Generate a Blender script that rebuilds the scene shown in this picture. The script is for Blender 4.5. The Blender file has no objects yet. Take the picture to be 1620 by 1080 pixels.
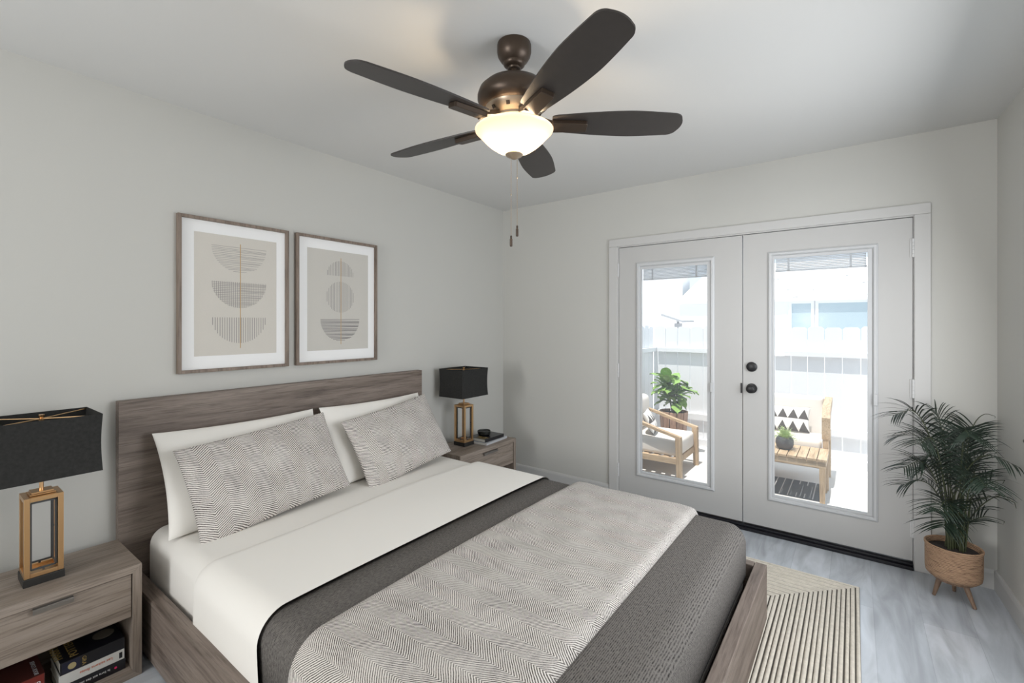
import bpy, bmesh, math, random
from mathutils import Vector, Matrix
random.seed(7)
S = bpy.context.scene
C = S.collection

# ------------------------------------------------------------------ camera, world, sun, lights, exposure
cam_d = bpy.data.cameras.new('camera')
cam_d.sensor_width = 36.0
cam_d.lens = 727.0 / 1620.0 * 36.0
cam_d.shift_y = -26.5 / 1620.0
cam_d.clip_start = 0.02
cam = bpy.data.objects.new('camera', cam_d)
cam.location = (2.774, -3.575, 1.437)
cam.rotation_euler = (math.pi / 2, 0, math.radians(36.7056))
C.objects.link(cam)
S.camera = cam

S.view_settings.view_transform = 'Standard'
S.view_settings.look = 'None'
S.view_settings.exposure = 0.19
S.view_settings.gamma = 1.0
S.view_settings.use_curve_mapping = False
S.cycles.use_denoising = True
S.cycles.max_bounces = 10
S.cycles.diffuse_bounces = 6
S.cycles.transparent_max_bounces = 16
S.cycles.sample_clamp_indirect = 6.0
S.cycles.caustics_reflective = False
S.cycles.caustics_refractive = False

W = bpy.data.worlds.new('sky'); S.world = W; W.use_nodes = True
_bg = W.node_tree.nodes['Background']
_bg.inputs['Color'].default_value = (0.74, 0.87, 1.0, 1)
_bg.inputs['Strength'].default_value = 1.15

def light(name, kind, loc, energy, color=(1, 1, 1), rot=None, **kw):
    d = bpy.data.lights.new(name, kind)
    d.energy = energy; d.color = color
    for k, v in kw.items(): setattr(d, k, v)
    o = bpy.data.objects.new(name, d); o.location = loc
    if rot is not None: o.rotation_euler = rot
    C.objects.link(o)
    return o

_sd = Vector((0.035, 0.28, -0.96))
light('sun', 'SUN', (0, 0, 6), 4.3, (1.0, 0.96, 0.90), _sd.to_track_quat('-Z', 'Y').to_euler(), angle=math.radians(0.6))
# added fill light behind the camera, set at an invented wall opening
light('rear_fill_light', 'AREA', (1.10, -6.10, 1.50), 86, (1.0, 0.985, 0.965), (math.radians(90 + 20), 0, math.radians(-46)),
      shape='RECTANGLE', size=1.3, size_y=1.4)
# second added fill, out of view at a made-up opening in the right wall
light('side_fill_light', 'AREA', (3.46, -1.45, 1.36), 32, (0.965, 0.98, 1.0), (math.radians(90 - 16), 0, math.radians(90)),
      shape='RECTANGLE', size=1.5, size_y=1.3)

# ------------------------------------------------------------------ material helpers
def new_mat(name):
    m = bpy.data.materials.new(name); m.use_nodes = True
    nt = m.node_tree
    b = nt.nodes['Principled BSDF']
    return m, nt, b

def N(nt, typ, **kw):
    n = nt.nodes.new(typ)
    for k, v in kw.items(): setattr(n, k, v)
    return n

def plain(name, col, rough=0.6, metal=0.0, bump=0.0, bscale=200.0, var=0.0, vscale=6.0, spec=0.5):
    m, nt, b = new_mat(name)
    b.inputs['Base Color'].default_value = (*col, 1)
    b.inputs['Roughness'].default_value = rough
    b.inputs['Metallic'].default_value = metal
    b.inputs['Specular IOR Level'].default_value = spec
    tc = N(nt, 'ShaderNodeTexCoord')
    if var > 0:
        n = N(nt, 'ShaderNodeTexNoise'); n.inputs['Scale'].default_value = vscale; n.inputs['Detail'].default_value = 4
        nt.links.new(tc.outputs['Object'], n.inputs['Vector'])
        mx = N(nt, 'ShaderNodeMix', data_type='RGBA')
        mx.inputs['A'].default_value = (*[c * (1 - var) for c in col], 1)
        mx.inputs['B'].default_value = (*[min(1, c * (1 + var)) for c in col], 1)
        nt.links.new(n.outputs['Fac'], mx.inputs['Factor'])
        nt.links.new(mx.outputs['Result'], b.inputs['Base Color'])
    if bump > 0:
        n2 = N(nt, 'ShaderNodeTexNoise'); n2.inputs['Scale'].default_value = bscale; n2.inputs['Detail'].default_value = 3
        nt.links.new(tc.outputs['Object'], n2.inputs['Vector'])
        bp = N(nt, 'ShaderNodeBump'); bp.inputs['Strength'].default_value = bump; bp.inputs['Distance'].default_value = 0.002
        nt.links.new(n2.outputs['Fac'], bp.inputs['Height'])
        nt.links.new(bp.outputs['Normal'], b.inputs['Normal'])
    return m

def wood(name, axis, dark, mid, lite, rough=0.55, fine=60.0, bump=0.25):
    """streaky oak, grain along the given local axis"""
    m, nt, b = new_mat(name)
    tc = N(nt, 'ShaderNodeTexCoord')
    def noise(sl, sc, det, dist=0.0):
        mp = N(nt, 'ShaderNodeMapping')
        s = [sc, sc, sc]; s['XYZ'.index(axis)] = sl
        mp.inputs['Scale'].default_value = s
        nt.links.new(tc.outputs['Object'], mp.inputs['Vector'])
        n = N(nt, 'ShaderNodeTexNoise'); n.inputs['Scale'].default_value = 1.0
        n.inputs['Detail'].default_value = det; n.inputs['Distortion'].default_value = dist
        n.inputs['Roughness'].default_value = 0.65
        nt.links.new(mp.outputs['Vector'], n.inputs['Vector'])
        return n
    a = noise(1.6, 16, 6, 0.6)
    f = noise(5.0, fine * 2.2, 5, 0.2)
    r = N(nt, 'ShaderNodeValToRGB')
    r.color_ramp.elements[0].position = 0.30; r.color_ramp.elements[0].color = (*dark, 1)
    r.color_ramp.elements[1].position = 0.72; r.color_ramp.elements[1].color = (*lite, 1)
    e = r.color_ramp.elements.new(0.5); e.color = (*mid, 1)
    nt.links.new(a.outputs['Fac'], r.inputs['Fac'])
    r2 = N(nt, 'ShaderNodeValToRGB')
    r2.color_ramp.elements[0].position = 0.33; r2.color_ramp.elements[0].color = (0.46, 0.43, 0.41, 1)
    r2.color_ramp.elements[1].position = 0.52; r2.color_ramp.elements[1].color = (1, 1, 1, 1)
    nt.links.new(f.outputs['Fac'], r2.inputs['Fac'])
    mx = N(nt, 'ShaderNodeMix', data_type='RGBA', blend_type='MULTIPLY'); mx.inputs['Factor'].default_value = 0.8
    nt.links.new(r.outputs['Color'], mx.inputs['A']); nt.links.new(r2.outputs['Color'], mx.inputs['B'])
    nt.links.new(mx.outputs['Result'], b.inputs['Base Color'])
    b.inputs['Roughness'].default_value = rough
    bp = N(nt, 'ShaderNodeBump'); bp.inputs['Strength'].default_value = bump; bp.inputs['Distance'].default_value = 0.002
    nt.links.new(f.outputs['Fac'], bp.inputs['Height']); nt.links.new(bp.outputs['Normal'], b.inputs['Normal'])
    return m

def math_(nt, op, a, b=None, c=None):
    n = N(nt, 'ShaderNodeMath', operation=op)
    for i, v in enumerate((a, b, c)):
        if v is None: continue
        if isinstance(v, (int, float)): n.inputs[i].default_value = v
        else: nt.links.new(v, n.inputs[i])
    return n.outputs[0]

def herringbone(name, band, period, light_c, dark_c, slope=1.0, duty=0.5):
    """chevron weave in UV metres: bands run along u"""
    m, nt, b = new_mat(name)
    uv = N(nt, 'ShaderNodeUVMap'); uv.uv_map = 'weave'
    sp = N(nt, 'ShaderNodeSeparateXYZ'); nt.links.new(uv.outputs['UV'], sp.inputs[0])
    nz = N(nt, 'ShaderNodeTexNoise'); nz.inputs['Scale'].default_value = 22; nz.inputs['Detail'].default_value = 3
    nt.links.new(uv.outputs['UV'], nz.inputs['Vector'])
    zig = math_(nt, 'PINGPONG', sp.outputs['Y'], band)
    s = math_(nt, 'ADD', sp.outputs['X'], math_(nt, 'MULTIPLY', zig, slope))
    s = math_(nt, 'ADD', s, math_(nt, 'MULTIPLY', nz.outputs['Fac'], 0.012))
    w = math_(nt, 'SINE', math_(nt, 'MULTIPLY', s, 2 * math.pi / period))
    mr = N(nt, 'ShaderNodeMapRange'); mr.interpolation_type = 'SMOOTHSTEP'
    nt.links.new(w, mr.inputs['Value']); mr.inputs['From Min'].default_value = -0.55 + (0.5 - duty); mr.inputs['From Max'].default_value = 0.55 + (0.5 - duty)
    # broken threads
    mp = N(nt, 'ShaderNodeMapping'); mp.inputs['Scale'].default_value = (1, 1, 1)
    nt.links.new(uv.outputs['UV'], mp.inputs['Vector'])
    n2 = N(nt, 'ShaderNodeTexNoise'); n2.inputs['Scale'].default_value = 260; n2.inputs['Detail'].default_value = 1
    nt.links.new(mp.outputs['Vector'], n2.inputs['Vector'])
    n3 = N(nt, 'ShaderNodeTexNoise'); n3.inputs['Scale'].default_value = 9; n3.inputs['Detail'].default_value = 3
    nt.links.new(uv.outputs['UV'], n3.inputs['Vector'])
    k = math_(nt, 'MULTIPLY', mr.outputs['Result'], math_(nt, 'ADD', 0.35, n2.outputs['Fac']))
    k = math_(nt, 'MULTIPLY', k, math_(nt, 'ADD', 0.55, math_(nt, 'MULTIPLY', n3.outputs['Fac'], 0.9)))
    k = math_(nt, 'MINIMUM', k, 1.0)
    mx = N(nt, 'ShaderNodeMix', data_type='RGBA')
    mx.inputs['A'].default_value = (*light_c, 1); mx.inputs['B'].default_value = (*dark_c, 1)
    nt.links.new(k, mx.inputs['Factor'])
    nt.links.new(mx.outputs['Result'], b.inputs['Base Color'])
    b.inputs['Roughness'].default_value = 0.9; b.inputs['Specular IOR Level'].default_value = 0.2
    bp = N(nt, 'ShaderNodeBump'); bp.inputs['Strength'].default_value = 0.35; bp.inputs['Distance'].default_value = 0.0015
    bp.invert = True
    nt.links.new(k, bp.inputs['Height']); nt.links.new(bp.outputs['Normal'], b.inputs['Normal'])
    return m

def ribbed(name, period, light_c, dark_c, axis='X'):
    """charcoal weave: fine broken ribs"""
    m, nt, b = new_mat(name)
    uv = N(nt, 'ShaderNodeUVMap'); uv.uv_map = 'weave'
    sp = N(nt, 'ShaderNodeSeparateXYZ'); nt.links.new(uv.outputs['UV'], sp.inputs[0])
    nz = N(nt, 'ShaderNodeTexNoise'); nz.inputs['Scale'].default_value = 30; nz.inputs['Detail'].default_value = 2
    nt.links.new(uv.outputs['UV'], nz.inputs['Vector'])
    u = math_(nt, 'ADD', sp.outputs['X'], math_(nt, 'MULTIPLY', nz.outputs['Fac'], 0.006))
    w = math_(nt, 'SINE', math_(nt, 'MULTIPLY', u, 2 * math.pi / period))
    w = math_(nt, 'ADD', math_(nt, 'MULTIPLY', w, 0.5), 0.5)
    mp = N(nt, 'ShaderNodeMapping'); mp.inputs['Scale'].default_value = (1.0 / period, 75, 1)
    nt.links.new(uv.outputs['UV'], mp.inputs['Vector'])
    n2 = N(nt, 'ShaderNodeTexNoise'); n2.inputs['Scale'].default_value = 1.0; n2.inputs['Detail'].default_value = 3; n2.inputs['Roughness'].default_value = 0.75
    nt.links.new(mp.outputs['Vector'], n2.inputs['Vector'])
    n3 = N(nt, 'ShaderNodeTexNoise'); n3.inputs['Scale'].default_value = 420; n3.inputs['Detail'].default_value = 1
    nt.links.new(uv.outputs['UV'], n3.inputs['Vector'])
    mr = N(nt, 'ShaderNodeMapRange'); nt.links.new(n2.outputs['Fac'], mr.inputs['Value'])
    mr.inputs['From Min'].default_value = 0.36; mr.inputs['From Max'].default_value = 0.64
    k = math_(nt, 'MULTIPLY', w, mr.outputs['Result'])
    k = math_(nt, 'ADD', math_(nt, 'MULTIPLY', k, 0.85), math_(nt, 'MULTIPLY', n3.outputs['Fac'], 0.35))
    mx = N(nt, 'ShaderNodeMix', data_type='RGBA')
    mx.inputs['A'].default_value = (*light_c, 1); mx.inputs['B'].default_value = (*dark_c, 1)
    nt.links.new(k, mx.inputs['Factor'])
    nt.links.new(mx.outputs['Result'], b.inputs['Base Color'])
    b.inputs['Roughness'].default_value = 0.95; b.inputs['Specular IOR Level'].default_value = 0.15
    bp = N(nt, 'ShaderNodeBump'); bp.inputs['Strength'].default_value = 0.5; bp.inputs['Distance'].default_value = 0.0015; bp.invert = True
    nt.links.new(k, bp.inputs['Height']); nt.links.new(bp.outputs['Normal'], b.inputs['Normal'])
    return m

def glass_mat(name, haze=0.0, tint=(1, 1, 1), gloss=0.07):
    m, nt, b = new_mat(name)
    nt.nodes.remove(b)
    out = nt.nodes['Material Output']
    tr = N(nt, 'ShaderNodeBsdfTransparent'); tr.inputs['Color'].default_value = (*tint, 1)
    gl = N(nt, 'ShaderNodeBsdfGlossy'); gl.inputs['Roughness'].default_value = 0.02
    fr = N(nt, 'ShaderNodeFresnel'); fr.inputs['IOR'].default_value = 1.35
    mx = N(nt, 'ShaderNodeMixShader')
    nt.links.new(math_(nt, 'MULTIPLY', fr.outputs[0], 0.8), mx.inputs['Fac'])
    nt.links.new(tr.outputs[0], mx.inputs[1]); nt.links.new(gl.outputs[0], mx.inputs[2])
    last = mx
    if haze > 0:
        tl = N(nt, 'ShaderNodeBsdfTranslucent'); tl.inputs['Color'].default_value = (0.95, 0.97, 1.0, 1)
        m2 = N(nt, 'ShaderNodeMixShader'); m2.inputs['Fac'].default_value = haze
        nt.links.new(mx.outputs[0], m2.inputs[1]); nt.links.new(tl.outputs[0], m2.inputs[2])
        last = m2
    nt.links.new(last.outputs[0], out.inputs['Surface'])
    return m

# ------------------------------------------------------------------ mesh helpers
def box(bm, x0, x1, y0, y1, z0, z1, bevel=0.0, seg=2):
    t = bmesh.new()
    bmesh.ops.create_cube(t, size=1.0)
    for v in t.verts:
        v.co = Vector(((x0 + x1) / 2 + v.co.x * (x1 - x0), (y0 + y1) / 2 + v.co.y * (y1 - y0), (z0 + z1) / 2 + v.co.z * (z1 - z0)))
    if bevel > 0:
        bmesh.ops.bevel(t, geom=t.edges[:], offset=bevel, segments=seg, affect='EDGES', profile=0.5)
    me = bpy.data.meshes.new('tmp'); t.to_mesh(me); t.free()
    bm.from_mesh(me); bpy.data.meshes.remove(me)

def hexa(bm, pts8):
    """box from 8 corners: bottom 4 (ccw), top 4 (ccw)"""
    v = [bm.verts.new(p) for p in pts8]
    for f in ((3, 2, 1, 0), (4, 5, 6, 7), (0, 1, 5, 4), (1, 2, 6, 5), (2, 3, 7, 6), (3, 0, 4, 7)):
        bm.faces.new([v[i] for i in f])

def bar(bm, a, b, w, h, up=(0, 0, 1), w2=None, h2=None):
    """rectangular bar from a to b"""
    a = Vector(a); b = Vector(b); d = (b - a).normalized(); up = Vector(up)
    s = d.cross(up)
    if s.length < 1e-4: s = d.cross(Vector((1, 0, 0)))
    s.normalize(); u = s.cross(d).normalized()
    w2 = w if w2 is None else w2; h2 = h if h2 is None else h2
    r = []
    for p, ww, hh in ((a, w, h), (b, w2, h2)):
        r += [p - s * ww / 2 - u * hh / 2, p + s * ww / 2 - u * hh / 2, p + s * ww / 2 + u * hh / 2, p - s * ww / 2 + u * hh / 2]
    hexa(bm, r)

def tube(bm, pts, r, n=8, r2=None, cap=True):
    pts = [Vector(p) for p in pts]
    rings = []
    prev = None
    for i, p in enumerate(pts):
        d = (pts[min(i + 1, len(pts) - 1)] - pts[max(i - 1, 0)]).normalized()
        ref = prev if prev is not None else (Vector((0, 0, 1)) if abs(d.z) < 0.9 else Vector((1, 0, 0)))
        s = d.cross(ref).normalized(); u = s.cross(d).normalized(); prev = u
        t = i / max(1, len(pts) - 1)
        rr = r if r2 is None else r + (r2 - r) * t
        rings.append([bm.verts.new(p + (s * math.cos(2 * math.pi * k / n) + u * math.sin(2 * math.pi * k / n)) * rr) for k in range(n)])
    for A, B in zip(rings, rings[1:]):
        for k in range(n):
            bm.faces.new((A[k], A[(k + 1) % n], B[(k + 1) % n], B[k]))
    if cap:
        bm.faces.new(rings[0][::-1]); bm.faces.new(rings[-1])

def lathe(bm, prof, c=(0, 0, 0), n=32, axis='Z'):
    """profile of (radius, height); radius 0 makes a pole"""
    c = Vector(c)
    def P(r, h, a):
        x, y = r * math.cos(a), r * math.sin(a)
        if axis == 'Z': return c + Vector((x, y, h))
        if axis == 'Y': return c + Vector((x, h, y))
        return c + Vector((h, x, y))
    rings = []
    for r, h in prof:
        if r < 1e-6: rings.append([bm.verts.new(P(0, h, 0))])
        else: rings.append([bm.verts.new(P(r, h, 2 * math.pi * k / n)) for k in range(n)])
    for A, B in zip(rings, rings[1:]):
        for k in range(n):
            k2 = (k + 1) % n
            if len(A) == 1 and len(B) == 1: continue
            if len(A) == 1: bm.faces.new((A[0], B[k2], B[k]))
            elif len(B) == 1: bm.faces.new((A[k], A[k2], B[0]))
            else: bm.faces.new((A[k], A[k2], B[k2], B[k]))
    bmesh.ops.recalc_face_normals(bm, faces=bm.faces[:])

def prism(bm, poly, f0, f1):
    """extrude a 2-D polygon between two mapping functions (u,v)->Vector"""
    a = [bm.verts.new(f0(u, v)) for u, v in poly]
    b = [bm.verts.new(f1(u, v)) for u, v in poly]
    bm.faces.new(a[::-1]); bm.faces.new(b)
    n = len(poly)
    for i in range(n):
        bm.faces.new((a[i], a[(i + 1) % n], b[(i + 1) % n], b[i]))
    bmesh.ops.recalc_face_normals(bm, faces=bm.faces[:])

def grid(bm, fn, nu, nv, uvfn=None):
    vs = [[bm.verts.new(fn(i / nu, j / nv)) for j in range(nv + 1)] for i in range(nu + 1)]
    uvl = bm.loops.layers.uv.get('weave') or bm.loops.layers.uv.new('weave')
    fs = []
    for i in range(nu):
        for j in range(nv):
            f = bm.faces.new((vs[i][j], vs[i + 1][j], vs[i + 1][j + 1], vs[i][j + 1]))
            fs.append(f)
            if uvfn:
                for l, (a, b_) in zip(f.loops, ((i, j), (i + 1, j), (i + 1, j + 1), (i, j + 1))):
                    l[uvl].uv = uvfn(a / nu, b_ / nv)
    return vs, fs

def shade(o, smooth=True, angle=None):
    for p in o.data.polygons: p.use_smooth = smooth
    if angle is not None:
        o.data.set_sharp_from_angle(angle=math.radians(angle))

def obj(name, bm, mats, parent=None, smooth=None):
    """link the bmesh (world coordinates) as one mesh object"""
    me = bpy.data.meshes.new(name)
    if parent is not None:
        inv = world_of(parent).inverted()
        bmesh.ops.transform(bm, matrix=inv, verts=bm.verts[:])
    bm.to_mesh(me); bm.free()
    for m in (mats if isinstance(mats, (list, tuple)) else [mats]): me.materials.append(m)
    o = bpy.data.objects.new(name, me)
    C.objects.link(o)
    if parent is not None: o.parent = parent
    if smooth is not None: shade(o, True, smooth)
    return o

def world_of(o):
    m = Matrix.Translation(o.location) @ o.rotation_euler.to_matrix().to_4x4()
    return world_of(o.parent) @ m if o.parent else m

def tag(o, label=None, cat=None, group=None, kind=None):
    if label: o['label'] = label
    if cat: o['category'] = cat
    if group: o['group'] = group
    if kind: o['kind'] = kind
    return o

def thing(name, loc, label, cat, group=None):
    o = bpy.data.objects.new(name, None); o.location = loc
    o.empty_display_size = 0.1
    C.objects.link(o)
    return tag(o, label, cat, group)

def struct(name, bm, mats, smooth=None):
    return tag(obj(name, bm, mats, None, smooth), kind='structure')

B = bmesh.new

def text_mesh(name, body, size, mat, parent, loc, xdir, ydir, depth=0.0004, align='LEFT'):
    """lettering as a mesh part lying in the plane of xdir, ydir"""
    cu = bpy.data.curves.new(name, 'FONT'); cu.body = body; cu.size = size; cu.extrude = depth
    cu.align_x = align; cu.resolution_u = 3
    t = bpy.data.objects.new(name + '_curve', cu); C.objects.link(t)
    bpy.context.view_layer.update()
    me = bpy.data.meshes.new_from_object(t.evaluated_get(bpy.context.evaluated_depsgraph_get()))
    C.objects.unlink(t); bpy.data.objects.remove(t); bpy.data.curves.remove(cu)
    x = Vector(xdir).normalized(); y = Vector(ydir).normalized(); z = x.cross(y)
    M = Matrix((x, y, z)).transposed().to_4x4(); M.translation = Vector(loc)
    me.transform(world_of(parent).inverted() @ M)
    me.materials.clear(); me.materials.append(mat)
    o = bpy.data.objects.new(name, me); C.objects.link(o); o.parent = parent
    return o

# ------------------------------------------------------------------ materials
M = {}
M['wall'] = plain('wall_paint', (0.555, 0.55, 0.522), 0.85, bump=0.05, bscale=120, spec=0.2)
M['ceil'] = plain('ceiling_paint', (0.66, 0.66, 0.65), 0.9, spec=0.15)
M['trim'] = plain('trim_paint', (0.55, 0.545, 0.535), 0.45)
M['door'] = plain('door_paint', (0.51, 0.505, 0.495), 0.4)
M['lite'] = plain('lite_frame_plastic', (0.57, 0.58, 0.59), 0.35)
M['black'] = plain('black_metal', (0.012, 0.012, 0.014), 0.4)
M['sill'] = plain('black_sill', (0.008, 0.008, 0.012), 0.35)
M['glass'] = glass_mat('door_glass', haze=0.06)
def m_blind():
    m, nt, b = new_mat('blind_slat')
    b.inputs['Base Color'].default_value = (.86, .88, .90, 1); b.inputs['Roughness'].default_value = .5
    tl = N(nt, 'ShaderNodeBsdfTranslucent'); tl.inputs['Color'].default_value = (.86, .88, .90, 1)
    mx = N(nt, 'ShaderNodeMixShader'); mx.inputs['Fac'].default_value = .45
    nt.links.new(b.outputs[0], mx.inputs[1]); nt.links.new(tl.outputs[0], mx.inputs[2])
    nt.links.new(mx.outputs[0], nt.nodes['Material Output'].inputs['Surface'])
    return m
M['blind'] = m_blind()
M['hinge'] = plain('hinge_painted', (0.60, 0.60, 0.60), 0.3)
T = ((0.115, 0.088, 0.072), (0.205, 0.163, 0.137), (0.275, 0.228, 0.195))
M['oak_x'] = wood('grey_oak_x', 'X', *T); M['oak_y'] = wood('grey_oak_y', 'Y', *T); M['oak_z'] = wood('grey_oak_z', 'Z', *T)
T2 = ((0.19, 0.15, 0.12), (0.285, 0.235, 0.195), (0.345, 0.29, 0.25))
M['ns_x'] = wood('nightstand_oak_x', 'X', *T2); M['ns_y'] = wood('nightstand_oak_y', 'Y', *T2); M['ns_z'] = wood('nightstand_oak_z', 'Z', *T2)
T3 = ((0.42, 0.29, 0.17), (0.56, 0.41, 0.26), (0.66, 0.51, 0.35))
M['teak_x'] = wood('teak_x', 'X', *T3); M['teak_y'] = wood('teak_y', 'Y', *T3); M['teak_z'] = wood('teak_z', 'Z', *T3)
M['frame'] = wood('picture_frame_wood', 'Z', (0.15, 0.11, 0.085), (0.22, 0.17, 0.135), (0.27, 0.21, 0.17), fine=40, bump=0.05)
M['mat'] = plain('mat_board', (0.86, 0.86, 0.86), 0.8)
M['print'] = plain('print_paper', (0.62, 0.59, 0.54), 0.85, var=0.05, vscale=300)
M['print2'] = plain('print_paper_grey', (0.57, 0.55, 0.51), 0.85, var=0.05, vscale=300)
M['ink'] = plain('print_ink', (0.28, 0.265, 0.26), 0.8)
M['gold_ink'] = plain('print_gold', (0.50, 0.34, 0.17), 0.6)
M['sheet'] = plain('white_sheet', (0.87, 0.845, 0.80), 0.85, bump=0.12, bscale=9, spec=0.15)
M['pillow'] = plain('white_pillowcase', (0.86, 0.835, 0.79), 0.85, bump=0.15, bscale=14, spec=0.15)
M['herr'] = herringbone('herringbone_throw', 0.060, 0.0088, (0.74, 0.70, 0.66), (0.075, 0.062, 0.055), slope=1.0, duty=0.46)
M['herr_p'] = herringbone('herringbone_pillow', 0.066, 0.0098, (0.76, 0.72, 0.68), (0.075, 0.06, 0.055), slope=0.62, duty=0.5)
M['char'] = ribbed('charcoal_weave', 0.0062, (0.205, 0.19, 0.177), (0.022, 0.020, 0.019))
M['shade'] = plain('black_linen', (0.032, 0.032, 0.031), 0.9, var=0.35, vscale=90, bump=0.2, bscale=400, spec=0.1)
M['brass'] = plain('brushed_brass', (0.72, 0.46, 0.24), 0.28, metal=1.0)
M['gunmetal'] = plain('dark_inner_metal', (0.10, 0.105, 0.11), 0.35, metal=0.6)
M['lampbase'] = plain('black_base', (0.018, 0.017, 0.016), 0.45)
M['pull'] = plain('drawer_pull', (0.24, 0.225, 0.21), 0.35, metal=0.7)
M['bronze'] = plain('fan_bronze', (0.065, 0.045, 0.032), 0.38, metal=0.55)
M['blade'] = plain('fan_blade', (0.035, 0.030, 0.028), 0.42, var=0.15, vscale=30)
M['nickel'] = plain('fan_vent_metal', (0.45, 0.36, 0.27), 0.35, metal=0.8)
M['frond'] = plain('palm_green', (0.013, 0.024, 0.015), 0.45, var=0.35, vscale=20)
M['stem'] = plain('palm_stem', (0.05, 0.06, 0.025), 0.6)
M['soil'] = plain('soil', (0.035, 0.028, 0.024), 0.95, bump=0.8, bscale=90)
M['leg'] = wood('planter_leg_wood', 'Z', (0.16, 0.10, 0.065), (0.23, 0.15, 0.10), (0.28, 0.19, 0.13), fine=40)
M['rope'] = plain('jute_cord', (0.60, 0.555, 0.48), 0.95, var=0.22, vscale=55, bump=0.6, bscale=160, spec=0.1)
M['rugbase'] = plain('rug_backing', (0.055, 0.048, 0.040), 0.95)
M['white_paint'] = plain('fence_white', (0.80, 0.81, 0.83), 0.7)
M['concrete'] = plain('patio_concrete', (0.70, 0.69, 0.67), 0.8, var=0.08, vscale=3)
M['stucco'] = plain('house_stucco', (0.82, 0.82, 0.82), 0.9)
M['roofing'] = plain('house_roof', (0.84, 0.84, 0.83), 0.9)
M['housepane'] = plain('house_window', (0.42, 0.52, 0.57), 0.15)
M['cushion'] = plain('outdoor_cushion', (0.78, 0.735, 0.68), 0.9, spec=0.1)
M['patt_dark'] = plain('pattern_dark', (0.07, 0.06, 0.055), 0.9)
M['patt_light'] = plain('pattern_light', (0.80, 0.78, 0.75), 0.9)
M['fiddle'] = plain('fiddle_leaf', (0.24, 0.40, 0.10), 0.4, var=0.35, vscale=14)
M['fern'] = plain('fern_green', (0.45, 0.56, 0.26), 0.6)
M['greypot'] = plain('grey_pot', (0.09, 0.09, 0.10), 0.6, bump=0.3, bscale=80)
M['woodpot'] = wood('planter_box_wood', 'Z', (0.30, 0.17, 0.11), (0.46, 0.29, 0.21), (0.55, 0.37, 0.28))
M['outrug'] = plain('outdoor_rug_grey', (0.105, 0.115, 0.125), 0.95)
M['outstripe'] = plain('outdoor_rug_stripe', (0.62, 0.62, 0.62), 0.95)
M['greymetal'] = plain('grey_metal', (0.45, 0.45, 0.46), 0.5)

def m_floor():
    m, nt, b = new_mat('grey_vinyl_plank')
    tc = N(nt, 'ShaderNodeTexCoord')
    mp = N(nt, 'ShaderNodeMapping'); mp.inputs['Rotation'].default_value = (0, 0, math.pi / 2)
    nt.links.new(tc.outputs['Object'], mp.inputs['Vector'])
    br = N(nt, 'ShaderNodeTexBrick')
    br.inputs['Scale'].default_value = 1.0; br.inputs['Brick Width'].default_value = 1.22; br.inputs['Row Height'].default_value = 0.19
    br.inputs['Mortar Size'].default_value = 0.0012; br.inputs['Mortar Smooth'].default_value = 0.1
    br.inputs['Color1'].default_value = (0.455, 0.485, 0.525, 1); br.inputs['Color2'].default_value = (0.545, 0.575, 0.615, 1)
    br.inputs['Mortar'].default_value = (0.41, 0.435, 0.47, 1); br.inputs['Bias'].default_value = 0.0
    nt.links.new(mp.outputs['Vector'], br.inputs['Vector'])
    mp2 = N(nt, 'ShaderNodeMapping'); mp2.inputs['Scale'].default_value = (9, 1.6, 1)
    nt.links.new(tc.outputs['Object'], mp2.inputs['Vector'])
    n = N(nt, 'ShaderNodeTexNoise'); n.inputs['Scale'].default_value = 1.0; n.inputs['Detail'].default_value = 6; n.inputs['Distortion'].default_value = 1.4
    nt.links.new(mp2.outputs['Vector'], n.inputs['Vector'])
    r = N(nt, 'ShaderNodeValToRGB')
    r.color_ramp.elements[0].position = 0.32; r.color_ramp.elements[0].color = (0.62, 0.615, 0.61, 1)
    r.color_ramp.elements[1].position = 0.62; r.color_ramp.elements[1].color = (1.1, 1.1, 1.1, 1)
    nt.links.new(n.outputs['Fac'], r.inputs['Fac'])
    mx = N(nt, 'ShaderNodeMix', data_type='RGBA', blend_type='MULTIPLY'); mx.inputs['Factor'].default_value = 0.7
    nt.links.new(br.outputs['Color'], mx.inputs['A']); nt.links.new(r.outputs['Color'], mx.inputs['B'])
    nt.links.new(mx.outputs['Result'], b.inputs['Base Color'])
    b.inputs['Roughness'].default_value = 0.16
    b.inputs['Specular IOR Level'].default_value = 0.6
    return m
M['floor'] = m_floor()

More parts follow.
